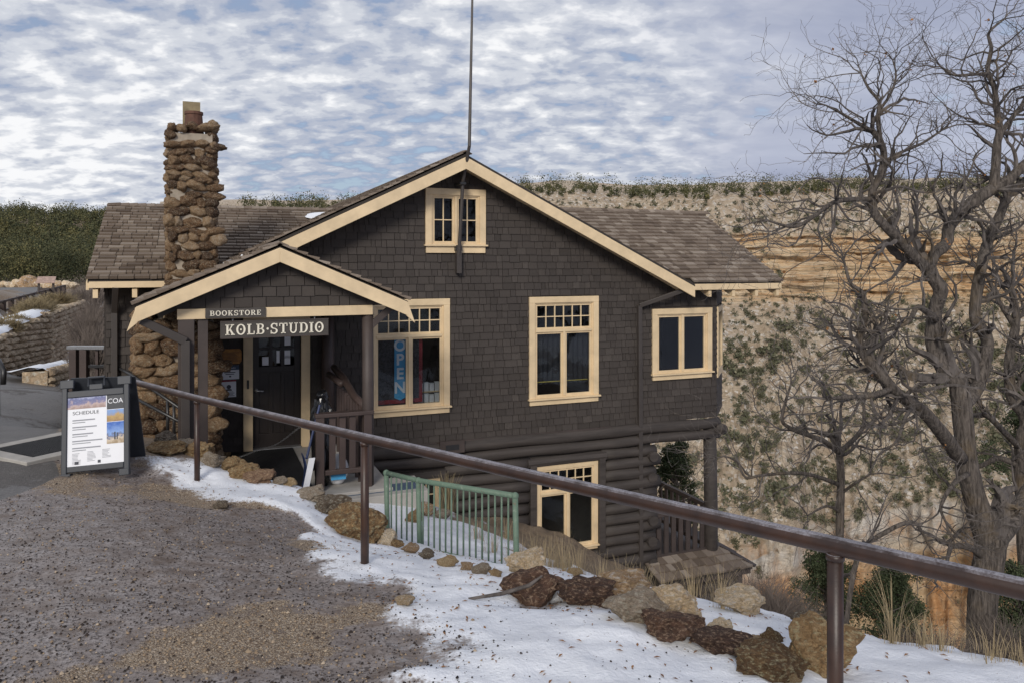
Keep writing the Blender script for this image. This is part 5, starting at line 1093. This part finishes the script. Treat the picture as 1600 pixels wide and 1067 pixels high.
# ------------------------------------------------------------------ left: stone wall, fence, road, interpretive panel
W_ST = [rock_mesh('stone', M['wall_stone'], 500 + k, 2, .22) for k in range(8)]
M['roof_snow'] = bpy.data.materials['roof_snow']
def stone_wall(label, pts, group=None, snow=False):
    """pts: (x, y, z_base, z_top) along the foot of the wall"""
    t = thing('stone_wall', label, 'wall', (pts[0][0], pts[0][1], pts[0][2]), 0, group); r = random.Random(21); O = Vector(t.location); core_ = MB(); n_made = 0
    for (x0, y0, b0, t0), (x1, y1, b1, t1) in zip(pts[:-1], pts[1:]):
        d = Vector((x1 - x0, y1 - y0, 0)); L = d.length; d.normalize(); nrm = Vector((-d.y, d.x, 0))
        if nrm.dot(Vector((x0, y0, 0))) > 0: nrm = -nrm
        core_.add([Vector(q) - O for q in ((x0, y0, b0 - .4), (x1, y1, b1 - .4), (x1, y1, t1), (x0, y0, t0))] + [Vector(q) - nrm * .6 - O for q in ((x0, y0, b0 - .4), (x1, y1, b1 - .4), (x1, y1, t1), (x0, y0, t0))], [(0, 1, 2, 3), (7, 6, 5, 4), (0, 4, 5, 1), (1, 5, 6, 2), (2, 6, 7, 3), (3, 7, 4, 0)])
        z = 0
        while z < 1:
            s = 0; hh = r.uniform(.16, .24)
            while s < L:
                w = r.uniform(.18, .42); f = min(1, (s + w / 2) / L); zb, zt_ = b0 + (b1 - b0) * f, t0 + (t1 - t0) * f; zz = zb + z * 2.2
                if zz + hh * .5 < zt_ and n_made < 330:
                    p = Vector((x0, y0, 0)) + d * (s + w / 2) + nrm * r.uniform(.0, .06); n_made += 1
                    link('stone', W_ST[r.randrange(8)], t, Vector((p.x, p.y, zz + hh / 2)) - O, (0, 0, math.atan2(d.y, d.x) + r.uniform(-.1, .1)), (w * .53, .16, hh * .55))
                s += w
            z += hh / 2.2
    core_.build('wall_core', M['wall_stone'], t)
    if snow:
        cap = MB(); n = 26
        for (x0, y0, b0, t0), (x1, y1, b1, t1) in zip(pts[:-1], pts[1:]):
            d = Vector((x1 - x0, y1 - y0, 0)).normalized(); nrm = Vector((-d.y, d.x, 0))
            if nrm.dot(Vector((x0, y0, 0))) > 0: nrm = -nrm
            P_ = [(Vector((x0, y0, t0)).lerp(Vector((x1, y1, t1)), i / n) - O) for i in range(n + 1)]
            V = [p - nrm * w + Vector((0, 0, hh)) for p in P_ for w, hh in ((-.02 + r.uniform(-.04, .06), .01), (.12, .09 + r.uniform(0, .05)), (.45, .12 + r.uniform(0, .05)), (.95 + r.uniform(-.15, .15), .02))]
            cap.add(V, [(4 * i + k, 4 * i + 4 + k, 4 * i + 5 + k, 4 * i + 1 + k) for i in range(n) for k in range(3)])
        cap.build('snow_cap', M['roof_snow'], t, smooth=True)
    return t
def E(z): return EYE + z
stone_wall('dry stone retaining wall of tan blocks beside the descending asphalt trail', [(-14.9, 20.5, E(-3.4), E(-2.4)), (-16.0, 24.0, E(-3.75), E(-2.32)), (-18.2, 30.2, E(-4.15), E(-1.98))], snow=True)
stone_wall('farther tan stone wall where the trail bends out of sight', [(-18.7, 31.0, E(-4.2), E(-2.1)), (-20.2, 36.0, E(-4.0), E(-1.9))])
stone_wall('low stone kerb wall on the outer side of the trail', [(-12.7, 21.0, E(-3.9), E(-3.0)), (-16.0, 29.5, E(-4.6), E(-3.8))], snow=True)
fc = thing('fence', 'brown post and rail fence on the terrace above the stone wall', 'fence', (-18.5, 27, gz(-18.5, 27)))
FA, FB = at(-60, 488, 26), at(100, 447, 44); npost = 15
for k in range(npost):
    p = FA.lerp(FB, k / (npost - 1)); z = max(gz(p.x, p.y), p.z - 1.1); b = MB(); b.box(-.08, .08, -.08, .08, -.3, p.z - z + .05); q = b.build('post', M['red_brown'], fc); q.location = Vector((p.x, p.y, z)) - fc.location
for dz in (0, -.38):
    b = MB(); b.bar(FA + Vector((0, 0, dz)) - fc.location, FB + Vector((0, 0, dz)) - fc.location, .09, .08); b.build('rail', M['red_brown'], fc)
pn = at(72, 452, 40); ip = thing('information_panel', 'tilted information panel on dark legs beside the road', 'sign', (pn.x, pn.y, pn.z - .6), R(20))
b = MB(); b.add([(-.42, -.22, .95), (.42, -.22, .95), (.42, .22, 1.25), (-.42, .22, 1.25), (-.42, -.22, .90), (.42, -.22, .90), (.42, .22, 1.20), (-.42, .22, 1.20)], [(0, 1, 2, 3), (7, 6, 5, 4), (0, 4, 5, 1), (1, 5, 6, 2), (2, 6, 7, 3), (3, 7, 4, 0)]); b.build('panel', plain('faded_print', (.36, .25, .20), .5, .3, 8), ip)
for x in (-.33, .33): b = MB(); b.box(x - .05, x + .05, -.05, .05, -.6, 1.0); b.build('leg', M['brown'], ip)
b = MB(); b.bar((-.33, 0, .5), (.33, 0, .5), .06, .3); b.build('cross_panel', M['brown'], ip)
rd = MB(); n = 12
P = [(at(-200 + 24 * i, 470 - .6 * i, 36), at(-200 + 24 * i, 449 - .2 * i, 58)) for i in range(n)]
rd.add([p + Vector((0, 0, dz)) for a, b in P for p in (a, b) for dz in (.05, -3.0)], [q for i in range(n - 1) for q in ((4 * i, 4 * i + 4, 4 * i + 6, 4 * i + 2), (4 * i + 1, 4 * i, 4 * i + 4, 4 * i + 5), (4 * i + 2, 4 * i + 6, 4 * i + 7, 4 * i + 3))] + [(0, 2, 3, 1), (4 * n - 4, 4 * n - 2, 4 * n - 1, 4 * n - 3)]); struct(rd.build('road', plain('grey_asphalt', (.15, .145, .14), .9, .1), None))
for k in range(13):
    a = -20 + k * 11 + er.uniform(-3, 3); p = at(a, 449, 52); s = er.uniform(.35, .62)
    o = link('roadside_boulder', rock_mesh('roadside_boulder', M['rock_tan'], 600 + k, 2, .3), None, (p.x, p.y, p.z + s * .4), (0, 0, er.uniform(0, 6)), (s * 1.2, s, s * .85)); tag(o, 'pale tan boulder lining the far edge of the road', 'rock', 'boulders lining the road')

# ------------------------------------------------------------------ grasses, brush, evergreens
def blades(name, label, cat, base, n, h, spread, mat, group=None, width=.004, droop=.5, seed=1):
    r = random.Random(seed); V = []; Fc = []
    for i in range(n):
        a = r.uniform(0, 6.28); rad = r.uniform(0, spread * .35); l = h * r.uniform(.5, 1.1); d = Vector((math.cos(a), math.sin(a), 0)); p0 = d * rad; dr = r.uniform(.1, 1) * droop; side = Vector((-d.y, d.x, 0)) * width
        o = len(V)
        for k in range(5):
            f = k / 4; p = p0 + d * (l * dr * f * f) + Vector((0, 0, l * (f - .38 * dr * f * f))); w = side * (1 - f * .8); V += [p - w, p + w]
        Fc += [(o + 2 * k, o + 2 * k + 1, o + 2 * k + 3, o + 2 * k + 2) for k in range(4)]
    o = bpy.data.objects.new(name, fast_mesh(name, V, Fc, mat)); C.objects.link(o); o.location = base; return tag(o, label, cat, group)
def on(px_, py_, Y): p = at(px_, py_, Y); return (p.x, p.y, gz(p.x, p.y) - .01)
blades('grass_tuft', 'tall straw grass tuft arching beside the handrail post', 'grass', on(1395, 985, 4.5), 46, .42, .22, M['dry_grass'], None, .0022, .9, 3)
blades('grass_tuft', 'thin dry grass tuft over the low dark purple rock', 'grass', on(1128, 1005, 4.75), 30, .33, .16, M['dry_grass'], None, .0018, .6, 4)
blades('grass_tuft', 'dry grass tuft in front of the lean-to roof', 'grass', on(1122, 938, 5.45), 30, .32, .2, M['dry_grass'], None, .0018, .7, 5)
for k, (a, b, Y, h_) in enumerate([(880, 845, 8.3, .42), (850, 830, 8.6, .35), (905, 862, 8.0, .40), (940, 872, 7.6, .3), (970, 890, 7.2, .3), (1000, 905, 6.8, .26), (1040, 918, 6.4, .24), (1085, 925, 6.0, .26), (1470, 1003, 4.3, .18), (1550, 1018, 4.1, .16), (1440, 990, 4.5, .2), (800, 850, 8.0, .22), (770, 838, 8.6, .3), (815, 838, 9.2, .3), (745, 828, 9.3, .25), (835, 842, 9.0, .36), (862, 850, 8.8, .36), (790, 830, 9.8, .28), (890, 858, 8.6, .34), (1600, 1025, 4.0, .15)]):
    blades('grass_tuft', 'short dry straw grass on the brow of the slope', 'grass', on(a, b, Y), 60, h_, .35, M['dry_grass'], 'grass tufts along the brow', .0022, .6, 20 + k)
def brush(name, label, cat, base, h, w, mat, n=260, group=None, seed=1, th=.004):
    r = random.Random(seed); mb = MB()
    for i in range(n):
        a = r.uniform(0, 6.28); e = r.uniform(.25, 1.2); d = Vector((math.cos(a) * math.cos(e) * w, math.sin(a) * math.cos(e) * w, math.sin(e) * h)); p = Vector((r.gauss(0, .12) * w, r.gauss(0, .12) * w, 0)); l = r.uniform(.5, 1.05)
        mid = p + d * l * .5 + Vector((r.gauss(0, .16), r.gauss(0, .16), r.gauss(0, .10))) * w; mb.tube([p, mid, p + d * l + Vector((r.gauss(0, .1), r.gauss(0, .1), 0)) * w], [th, th * .8, th * .4], 3, False)
        for q in range(4): mb.tube([mid, mid + d * l * r.uniform(.2, .45) + Vector((r.gauss(0, .2), r.gauss(0, .2), r.gauss(0, .15))) * w * .6], [th * .6, th * .3], 3, False)
    o = mb.build(name, mat, None); o.location = base; return tag(o, label, cat, group)
for k, (a, b, Y, h_, w_) in enumerate([(10, 505, 25.5, .55, .6), (52, 480, 30, .65, .8), (62, 474, 32, .6, .8), (24, 497, 27, .5, .5), (88, 468, 35, .7, .9)]):
    p = at(a, b, Y); brush('dry_shrub', 'tan dry shrub growing on the terrace along the fence', 'shrub', (p.x, p.y, p.z - .3), h_, w_, M['rabbitbrush'], 420, 'dry shrubs along the fence', 40 + k, .012)
for k, (a, b, Y, h_, w_) in enumerate([(146, 540, 21, 1.6, .8), (138, 510, 27, 1.7, .9), (155, 575, 17, .9, .6), (118, 485, 36, 1.5, 1.3), (140, 470, 38, 2.2, 1.4), (150, 500, 30, 2.0, .9)]):
    p = at(a, b, Y); brush('bare_shrub', 'leafless grey-brown shrub between the trail and the left wing', 'shrub', (p.x, p.y, p.z - .8), h_, w_, M['grey_brush'], 420, 'leafless shrubs beyond the left wing', 60 + k, .007)
for k, (a, b, Y, h_, w_) in enumerate([(1200, 945, 9.0, .9, .7), (1235, 950, 9.6, .8, .7), (1175, 935, 10.5, .9, .8), (1470, 990, 8.2, .5, .6), (1585, 1010, 8.6, .6, .7)]):
    p = at(a, b, Y); brush('bare_shrub', 'leafless thin grey shrub below the brow of the snowy slope', 'shrub', (p.x, p.y, max(gz(p.x, p.y), p.z - .4)), h_, w_, M['grey_brush'], 300, 'leafless shrubs below the brow', 80 + k, .003)
blades('dead_plant', 'dry brown weed growing against the log wall behind the green railing', 'weed', on(700, 800, 10.9), 130, .55, .35, M['rabbitbrush'], None, .006, .4, 91)
def evergreen(label, base, h, w, n, leaf, seed, group=None, shape=1.0):
    t = thing('juniper_tree', label, 'tree', base, 0, group); r = random.Random(seed); mb = MB(); tips = []; rr_ = []
    mb.tube([(0, 0, -.5), (.05 * w, 0, h * .4), (0, .05 * w, h * .9)], [.05 * h, .035 * h, .008 * h], 7)
    for i in range(44):
        z = h * r.uniform(.06, .97); a = r.uniform(0, 6.28); l = w * (1 - (z / h) ** 1.6 * .75) * r.uniform(.45, 1.05); e = Vector((math.cos(a) * l, math.sin(a) * l, z + l * .22)); mb.tube([(0, 0, z * .9), e * .6 + Vector((0, 0, z * .38)), e], [.014 * h, .008 * h, .004 * h], 4, False)
        for f in (.45, .7, 1.0): tips.append(Vector((0, 0, z)).lerp(e, f) + Vector((r.gauss(0, .06), r.gauss(0, .06), r.gauss(0, .05))) * w); rr_.append(w * r.uniform(.16, .28))
    mb.build('trunk', M['bark'], t); V, Fc = leaf_cloud(tips, np.array(rr_), n, leaf, seed=seed); c = link('crown', fast_mesh('crown', V, Fc, M['juniper']), t); return t
def eg(label, px_, top, bot, Y, w_px, n, leaf, seed):
    p = at(px_, bot, Y); h_ = (bot - top) / F * Y; evergreen(label, (p.x, p.y, p.z), h_, w_px / F * Y, n, leaf, seed)
eg('dark green juniper between the bare sapling and the oak trunk', 1392, 868, 1010, 9.6, 72, 190, .012, 5); eg('dark green juniper growing at the foot of the bare sapling', 1290, 850, 985, 10.5, 60, 170, .013, 6)
eg('dark green juniper behind the right side of the oak trunk', 1590, 880, 1020, 10.5, 60, 170, .013, 7); eg('dark evergreen seen through the opening below the overhanging corner', 1055, 690, 860, 26, 46, 150, .032, 8)
eg('dark green juniper beyond the oak limbs at the edge of the slope', 1615, 560, 760, 20, 70, 150, .026, 9)

# loose grit on the ice and gravel
def grit():
    r_ = np.random.RandomState(5); n = 52000; Y = 1.9 + 6.6 * r_.rand(n) ** 1.25; X = (r_.rand(n) * 1.5 - 1.0) * Y * .75; sn, g_, asp, soil = masks(X, Y)
    keep = (asp < .4) & (soil < .5) & (r_.rand(n) > sn * .94); X, Y, g_, sn = X[keep], Y[keep], g_[keep], sn[keep]; Z = ground_z(X, Y)
    for nm, sel, mat, s0, lab in (('cinder_grit', r_.rand(len(X)) > .25 + .6 * g_, M['cinder'], .0042, 'dark cinder grit scattered over the icy path'), ('loose_gravel', r_.rand(len(X)) < .25 + .6 * g_, M['pebble'], .005, 'loose tan gravel scattered over the path')):
        P_ = np.stack([X, Y, Z + .002], -1)[sel]; m = len(P_); s = s0 * r_.gamma(3, .33, m)[:, None]; a = r_.rand(m) * 6.28; u = np.stack([np.cos(a), np.sin(a), 0 * a], -1); v = np.stack([-np.sin(a), np.cos(a), 0 * a], -1); w = np.array([[0, 0, 1.0]])
        V = np.stack([P_ + u * s, P_ + v * s * .8, P_ - u * s * .9, P_ - v * s * .7, P_ + w * s * .8 + u * s * .2], 1).reshape(-1, 3); i = np.arange(m)[:, None] * 5
        Fc = np.concatenate([i + np.array([[0, 1, 4]]), i + np.array([[1, 2, 4]]), i + np.array([[2, 3, 4]]), i + np.array([[3, 0, 4]])]); o = bpy.data.objects.new(nm, fast_mesh(nm, V, Fc, mat)); C.objects.link(o); stuff(o); tag(o, lab, 'gravel')
    # dead leaves and needles on the snow
    n = 500; Y = 3 + 5 * r_.rand(n); X = np.interp(Y, SNOW_Y, SNOW_X) + r_.rand(n) ** 1.4 * 3.0; Z = ground_z(X, Y) + .004; a = r_.rand(n) * 6.28; s = .012 * (1 + r_.rand(n)); V = np.stack([np.c_[X - np.cos(a) * s, Y - np.sin(a) * s, Z], np.c_[X + np.sin(a) * s * .3, Y - np.cos(a) * s * .3, Z + .004], np.c_[X + np.cos(a) * s, Y + np.sin(a) * s, Z], np.c_[X - np.sin(a) * s * .3, Y + np.cos(a) * s * .3, Z + .004]], 1).reshape(-1, 3)
    o = bpy.data.objects.new('leaf_litter', fast_mesh('leaf_litter', V, np.arange(n * 4).reshape(-1, 4), M['dry_leaf'])); C.objects.link(o); stuff(o); tag(o, 'dead leaves scattered over the snow', 'leaf litter')
grit()

# ------------------------------------------------------------------ bare trees
class Bare:
    """a leafless tree: limbs traced as polylines (px, py, radius_px, depth offset) and twigs grown from them"""
    def __init__(s, label, Y, base, seed, group=None):
        s.Y = Y; s.r = random.Random(seed); b = at(base[0], base[1], Y); s.o = Vector(b); s.t = thing('oak_tree', label, 'tree', b, 0, group); s.limb = MB(); s.tw = MB(); s.fine = MB(); s.tips = []; s.n = 0
    def pt(s, q): Y = s.Y + (q[3] if len(q) > 3 else 0); return at(q[0], q[1], Y) - s.o, q[2] * .88 / F * Y
    def main(s, pts, twigs=1.0, n=10):
        P_ = [s.pt(q) for q in pts]; pos = [p for p, _ in P_]; rad = [r for _, r in P_]; Q = []; Rr = []
        for i in range(len(pos) - 1):
            p0, p1, p2, p3 = pos[max(i - 1, 0)], pos[i], pos[i + 1], pos[min(i + 2, len(pos) - 1)]
            for k in range(4):
                f = k / 4; Q.append(.5 * ((2 * p1) + (p2 - p0) * f + (2 * p0 - 5 * p1 + 4 * p2 - p3) * f * f + (3 * p1 - p0 - 3 * p2 + p3) * f ** 3)); Rr.append((rad[i] + (rad[i + 1] - rad[i]) * f) * s.r.uniform(.95, 1.06))
        Q.append(pos[-1]); Rr.append(rad[-1]); s.limb.tube(Q, Rr, n)
        L = sum((Q[i + 1] - Q[i]).length for i in range(len(Q) - 1)); k = int(L * 6.5 * twigs)
        for _ in range(k):
            i = s.r.randrange(max(1, len(Q) // 5), len(Q)); d = (Q[min(i + 1, len(Q) - 1)] - Q[max(i - 1, 0)]).normalized()
            s.grow(Q[i], d, min(Rr[i] * .55, .028), s.r.uniform(.5, 1.15), 0)
        for _ in range(3): s.grow(Q[-1], (Q[-1] - Q[-3]).normalized(), Rr[-1] * .9, s.r.uniform(.6, 1.0), 0, .5)
        return s
    def grow(s, p, d, rad, L, lev, spread=1.0):
        r = s.r; ax = Vector((r.gauss(0, 1), r.gauss(0, .8), r.gauss(0.25, .8))); ax -= d * ax.dot(d); ax = ax.normalized() if ax.length > .01 else Vector((0, 0, 1))
        a = r.uniform(.6, 1.25) * spread; d = (d * math.cos(a) + ax * math.sin(a)).normalized(); n = max(3, int(L / .085)); pts = [p.copy()]; rs = [rad]; q = p.copy(); kids = []
        for i in range(n):
            k = Vector((r.gauss(0, 1), r.gauss(0, 1), r.gauss(.12, 1))) * .30; d = (d + k).normalized(); q = q + d * (L / n); pts.append(q.copy()); rs.append(max(.0016, rad * (1 - (i + 1) / n * .8))); kids.append((q.copy(), d.copy(), rs[-1]))
        (s.tw if rad > .006 else s.fine).tube(pts, rs, 5 if rad > .009 else 3, False); s.n += 1
        if lev < 2:
            for q, dd, rr_ in kids:
                if r.random() < (.62 if lev == 0 else .55): s.grow(q, dd, max(rr_ * .65, .0022), L * r.uniform(.28, .5), lev + 1)
        elif r.random() < .25: s.tips.append(pts[-1])
    def done(s, leaves=0):
        s.limb.build('trunk', M['bark'], s.t, smooth=True); s.tw.add(s.fine.v, s.fine.f); c = s.tw.build('crown', M['twig'], s.t)
        if s.tips and leaves:
            near = [tp for tp in s.tips if s.r.random() < leaves]; V, Fc = leaf_cloud(near, np.full(len(near), .05), 3, .018, seed=4); link('dead_leaves', fast_mesh('dead_leaves', V, Fc, M['dry_leaf']), c)
oak = Bare('large gnarled leafless oak with forked trunk on the slope edge', 9.0, (1535, 1040), 12)
oak.main([(1535, 1075, 27), (1533, 990, 24), (1536, 930, 23), (1545, 875, 25), (1548, 835, 27)], 0, 14)
oak.main([(1546, 850, 24), (1527, 790, 20), (1512, 730, 18), (1505, 660, 17), (1500, 612, 17), (1496, 590, 16)], .15, 14)
oak.main([(1498, 600, 15), (1474, 575, 13), (1458, 535, 13, .1), (1461, 485, 12, .1), (1470, 455, 12), (1458, 434, 12), (1449, 415, 12)], .4, 12)
oak.main([(1452, 422, 11), (1428, 402, 9, -.1), (1408, 378, 8.5, -.2), (1382, 353, 8, -.3), (1365, 330, 7.5, -.3), (1363, 300, 7, -.3), (1375, 275, 6.5, -.3), (1381, 245, 6, -.3), (1376, 222, 5.5, -.4), (1363, 206, 4.5, -.4)], 1.0)
oak.main([(1376, 224, 4.5, -.4), (1372, 185, 4, -.5), (1374, 160, 3.2, -.5), (1358, 140, 2.4, -.5), (1345, 115, 1.6, -.5)], 1.6, 8); oak.main([(1372, 175, 3, -.5), (1390, 150, 2.4, -.4), (1400, 120, 1.8, -.3), (1395, 95, 1.2, -.3)], 1.8, 8)
oak.main([(1363, 206, 4, -.4), (1335, 190, 3, -.6), (1310, 175, 2.2, -.7), (1290, 165, 1.4, -.8)], 1.8, 8); oak.main([(1385, 252, 4, -.3), (1405, 240, 3, -.1), (1440, 225, 2.4, .1), (1470, 205, 1.8, .2)], 1.8, 8)
oak.main([(1452, 418, 11), (1460, 398, 10), (1479, 380, 10, .2), (1483, 355, 10, .2), (1504, 330, 11, .3), (1540, 302, 11, .3), (1572, 285, 9, .3), (1600, 258, 8, .3), (1640, 220, 6, .3)], .9)
oak.main([(1552, 296, 8.5, .3), (1556, 260, 8, .3), (1558, 225, 7, .3), (1562, 205, 6.5, .3), (1557, 168, 5.5, .4), (1553, 135, 4.5, .4), (1543, 112, 4, .4), (1549, 76, 3.2, .4), (1545, 52, 2.4, .4), (1570, 30, 1.4, .4)], 1.2)
oak.main([(1545, 115, 3.2, .4), (1520, 117, 2.8, .2), (1490, 118, 2.2, .1), (1470, 105, 1.5, 0)], 1.8, 8); oak.main([(1560, 215, 5, .3), (1585, 180, 4, .5), (1610, 150, 3, .6)], 1.8, 8)
oak.main([(1528, 605, 11, .3), (1543, 535, 10.5, .4), (1524, 500, 10, .4), (1526, 460, 10, .4), (1534, 415, 9.5, .4), (1544, 378, 9, .5), (1560, 342, 8, .5), (1575, 308, 6, .5)], .9); oak.main([(1500, 640, 12), (1520, 615, 12, .2), (1530, 600, 11, .3)], 0)
oak.main([(1500, 716, 14, -.1), (1473, 678, 12, -.4), (1441, 641, 11, -.6), (1413, 622, 10, -.7), (1394, 605, 9.5, -.8), (1371, 578, 9, -.8), (1349, 552, 8, -.8), (1343, 527, 6.5, -.8), (1351, 503, 5.5, -.8), (1349, 460, 4, -.8), (1329, 443, 3, -.8), (1318, 406, 2, -.8)], 1.3)
oak.main([(1394, 606, 6, -.8), (1360, 618, 5, -1.0), (1320, 620, 4, -1.1), (1300, 622, 3, -1.2)], 1.5, 8); oak.main([(1440, 640, 4, -.6), (1420, 655, 3, -.9), (1380, 665, 2, -1.1)], 1.5, 7)
oak.main([(1363, 312, 5, -.3), (1330, 312, 4.5, -.6), (1300, 318, 4, -.8), (1270, 340, 3.5, -1.0), (1240, 355, 2.8, -1.1), (1200, 345, 1.8, -1.2)], 1.3, 8); oak.main([(1462, 500, 6), (1435, 480, 5, -.3), (1420, 502, 4, -.5), (1390, 515, 3.4, -.6), (1360, 520, 2.4, -.7)], 1.3, 8)
oak.main([(1552, 845, 20), (1578, 815, 18, .2), (1600, 785, 16, .4), (1630, 730, 14, .6), (1640, 650, 12, .8)], .2); oak.main([(1536, 868, 8), (1518, 856, 6, -.2), (1500, 852, 5, -.3), (1486, 853, 4.5, -.35)], 0, 8)
oak.main([(1512, 740, 5, -.2), (1490, 755, 4, -.5), (1470, 790, 3, -.7), (1478, 815, 2, -.8)], 1.2, 7)
oak.done(.10)
sap = Bare('slim leafless sapling oak rising left of the big oak', 9.8, (1312, 960), 31)
sap.main([(1312, 1000, 8), (1311, 900, 7.5), (1313, 790, 7), (1314, 745, 6.5), (1311, 705, 6)], .25, 9)
sap.main([(1311, 707, 5), (1290, 690, 4.6, -.2), (1265, 680, 4.2, -.4), (1238, 670, 3.8, -.5), (1222, 656, 3.2, -.6), (1228, 625, 2.6, -.6), (1236, 600, 1.6, -.6)], .8, 8); sap.main([(1312, 705, 5), (1332, 688, 4.2, .2), (1349, 664, 3.4, .3), (1350, 625, 2.4, .4), (1356, 600, 1.5, .4)], .8, 8)
sap.main([(1312, 757, 4, 0), (1280, 745, 3.4, -.3), (1245, 738, 3, -.6), (1190, 742, 2.6, -.9), (1165, 745, 2.3, -1.0), (1152, 722, 2, -1.0), (1135, 713, 1.5, -1.1), (1118, 715, 1, -1.1)], .8, 8); sap.main([(1315, 770, 3, 0), (1335, 755, 2.5, -.2), (1360, 740, 1.6, -.3)], .7, 7)
sap.main([(1313, 800, 3), (1292, 790, 2.2, -.2), (1262, 805, 1.4, -.4)], 1.0, 7)
sap.done()
low = Bare('bare branch arching low over the handrail from the slope', 7.5, (1330, 990), 41)
low.main([(1320, 990, 5), (1340, 870, 4.5), (1385, 830, 4.2), (1425, 815, 3.6), (1440, 830, 2.8), (1450, 850, 1.6)], .6, 8); low.done()
rt = Bare('leafless oak with twisted limbs at the far side of the big oak', 11.5, (1625, 1010), 51)
rt.main([(1625, 1030, 16), (1605, 900, 13), (1598, 800, 11), (1594, 700, 10), (1602, 655, 9), (1580, 620, 8.5), (1577, 560, 8), (1588, 500, 7), (1580, 450, 5)], .6, 10); rt.main([(1598, 730, 6), (1560, 715, 5), (1530, 728, 4), (1500, 720, 3)], .7, 8); rt.main([(1588, 515, 5), (1560, 470, 4), (1540, 430, 3), (1510, 410, 2)], .7, 8); rt.main([(1594, 700, 6), (1555, 660, 5, -.3), (1535, 640, 4, -.4), (1520, 600, 3, -.4)], .7, 8)
rt.main([(1580, 620, 5), (1610, 560, 4), (1620, 480, 3)], .7, 8); rt.done(.06)
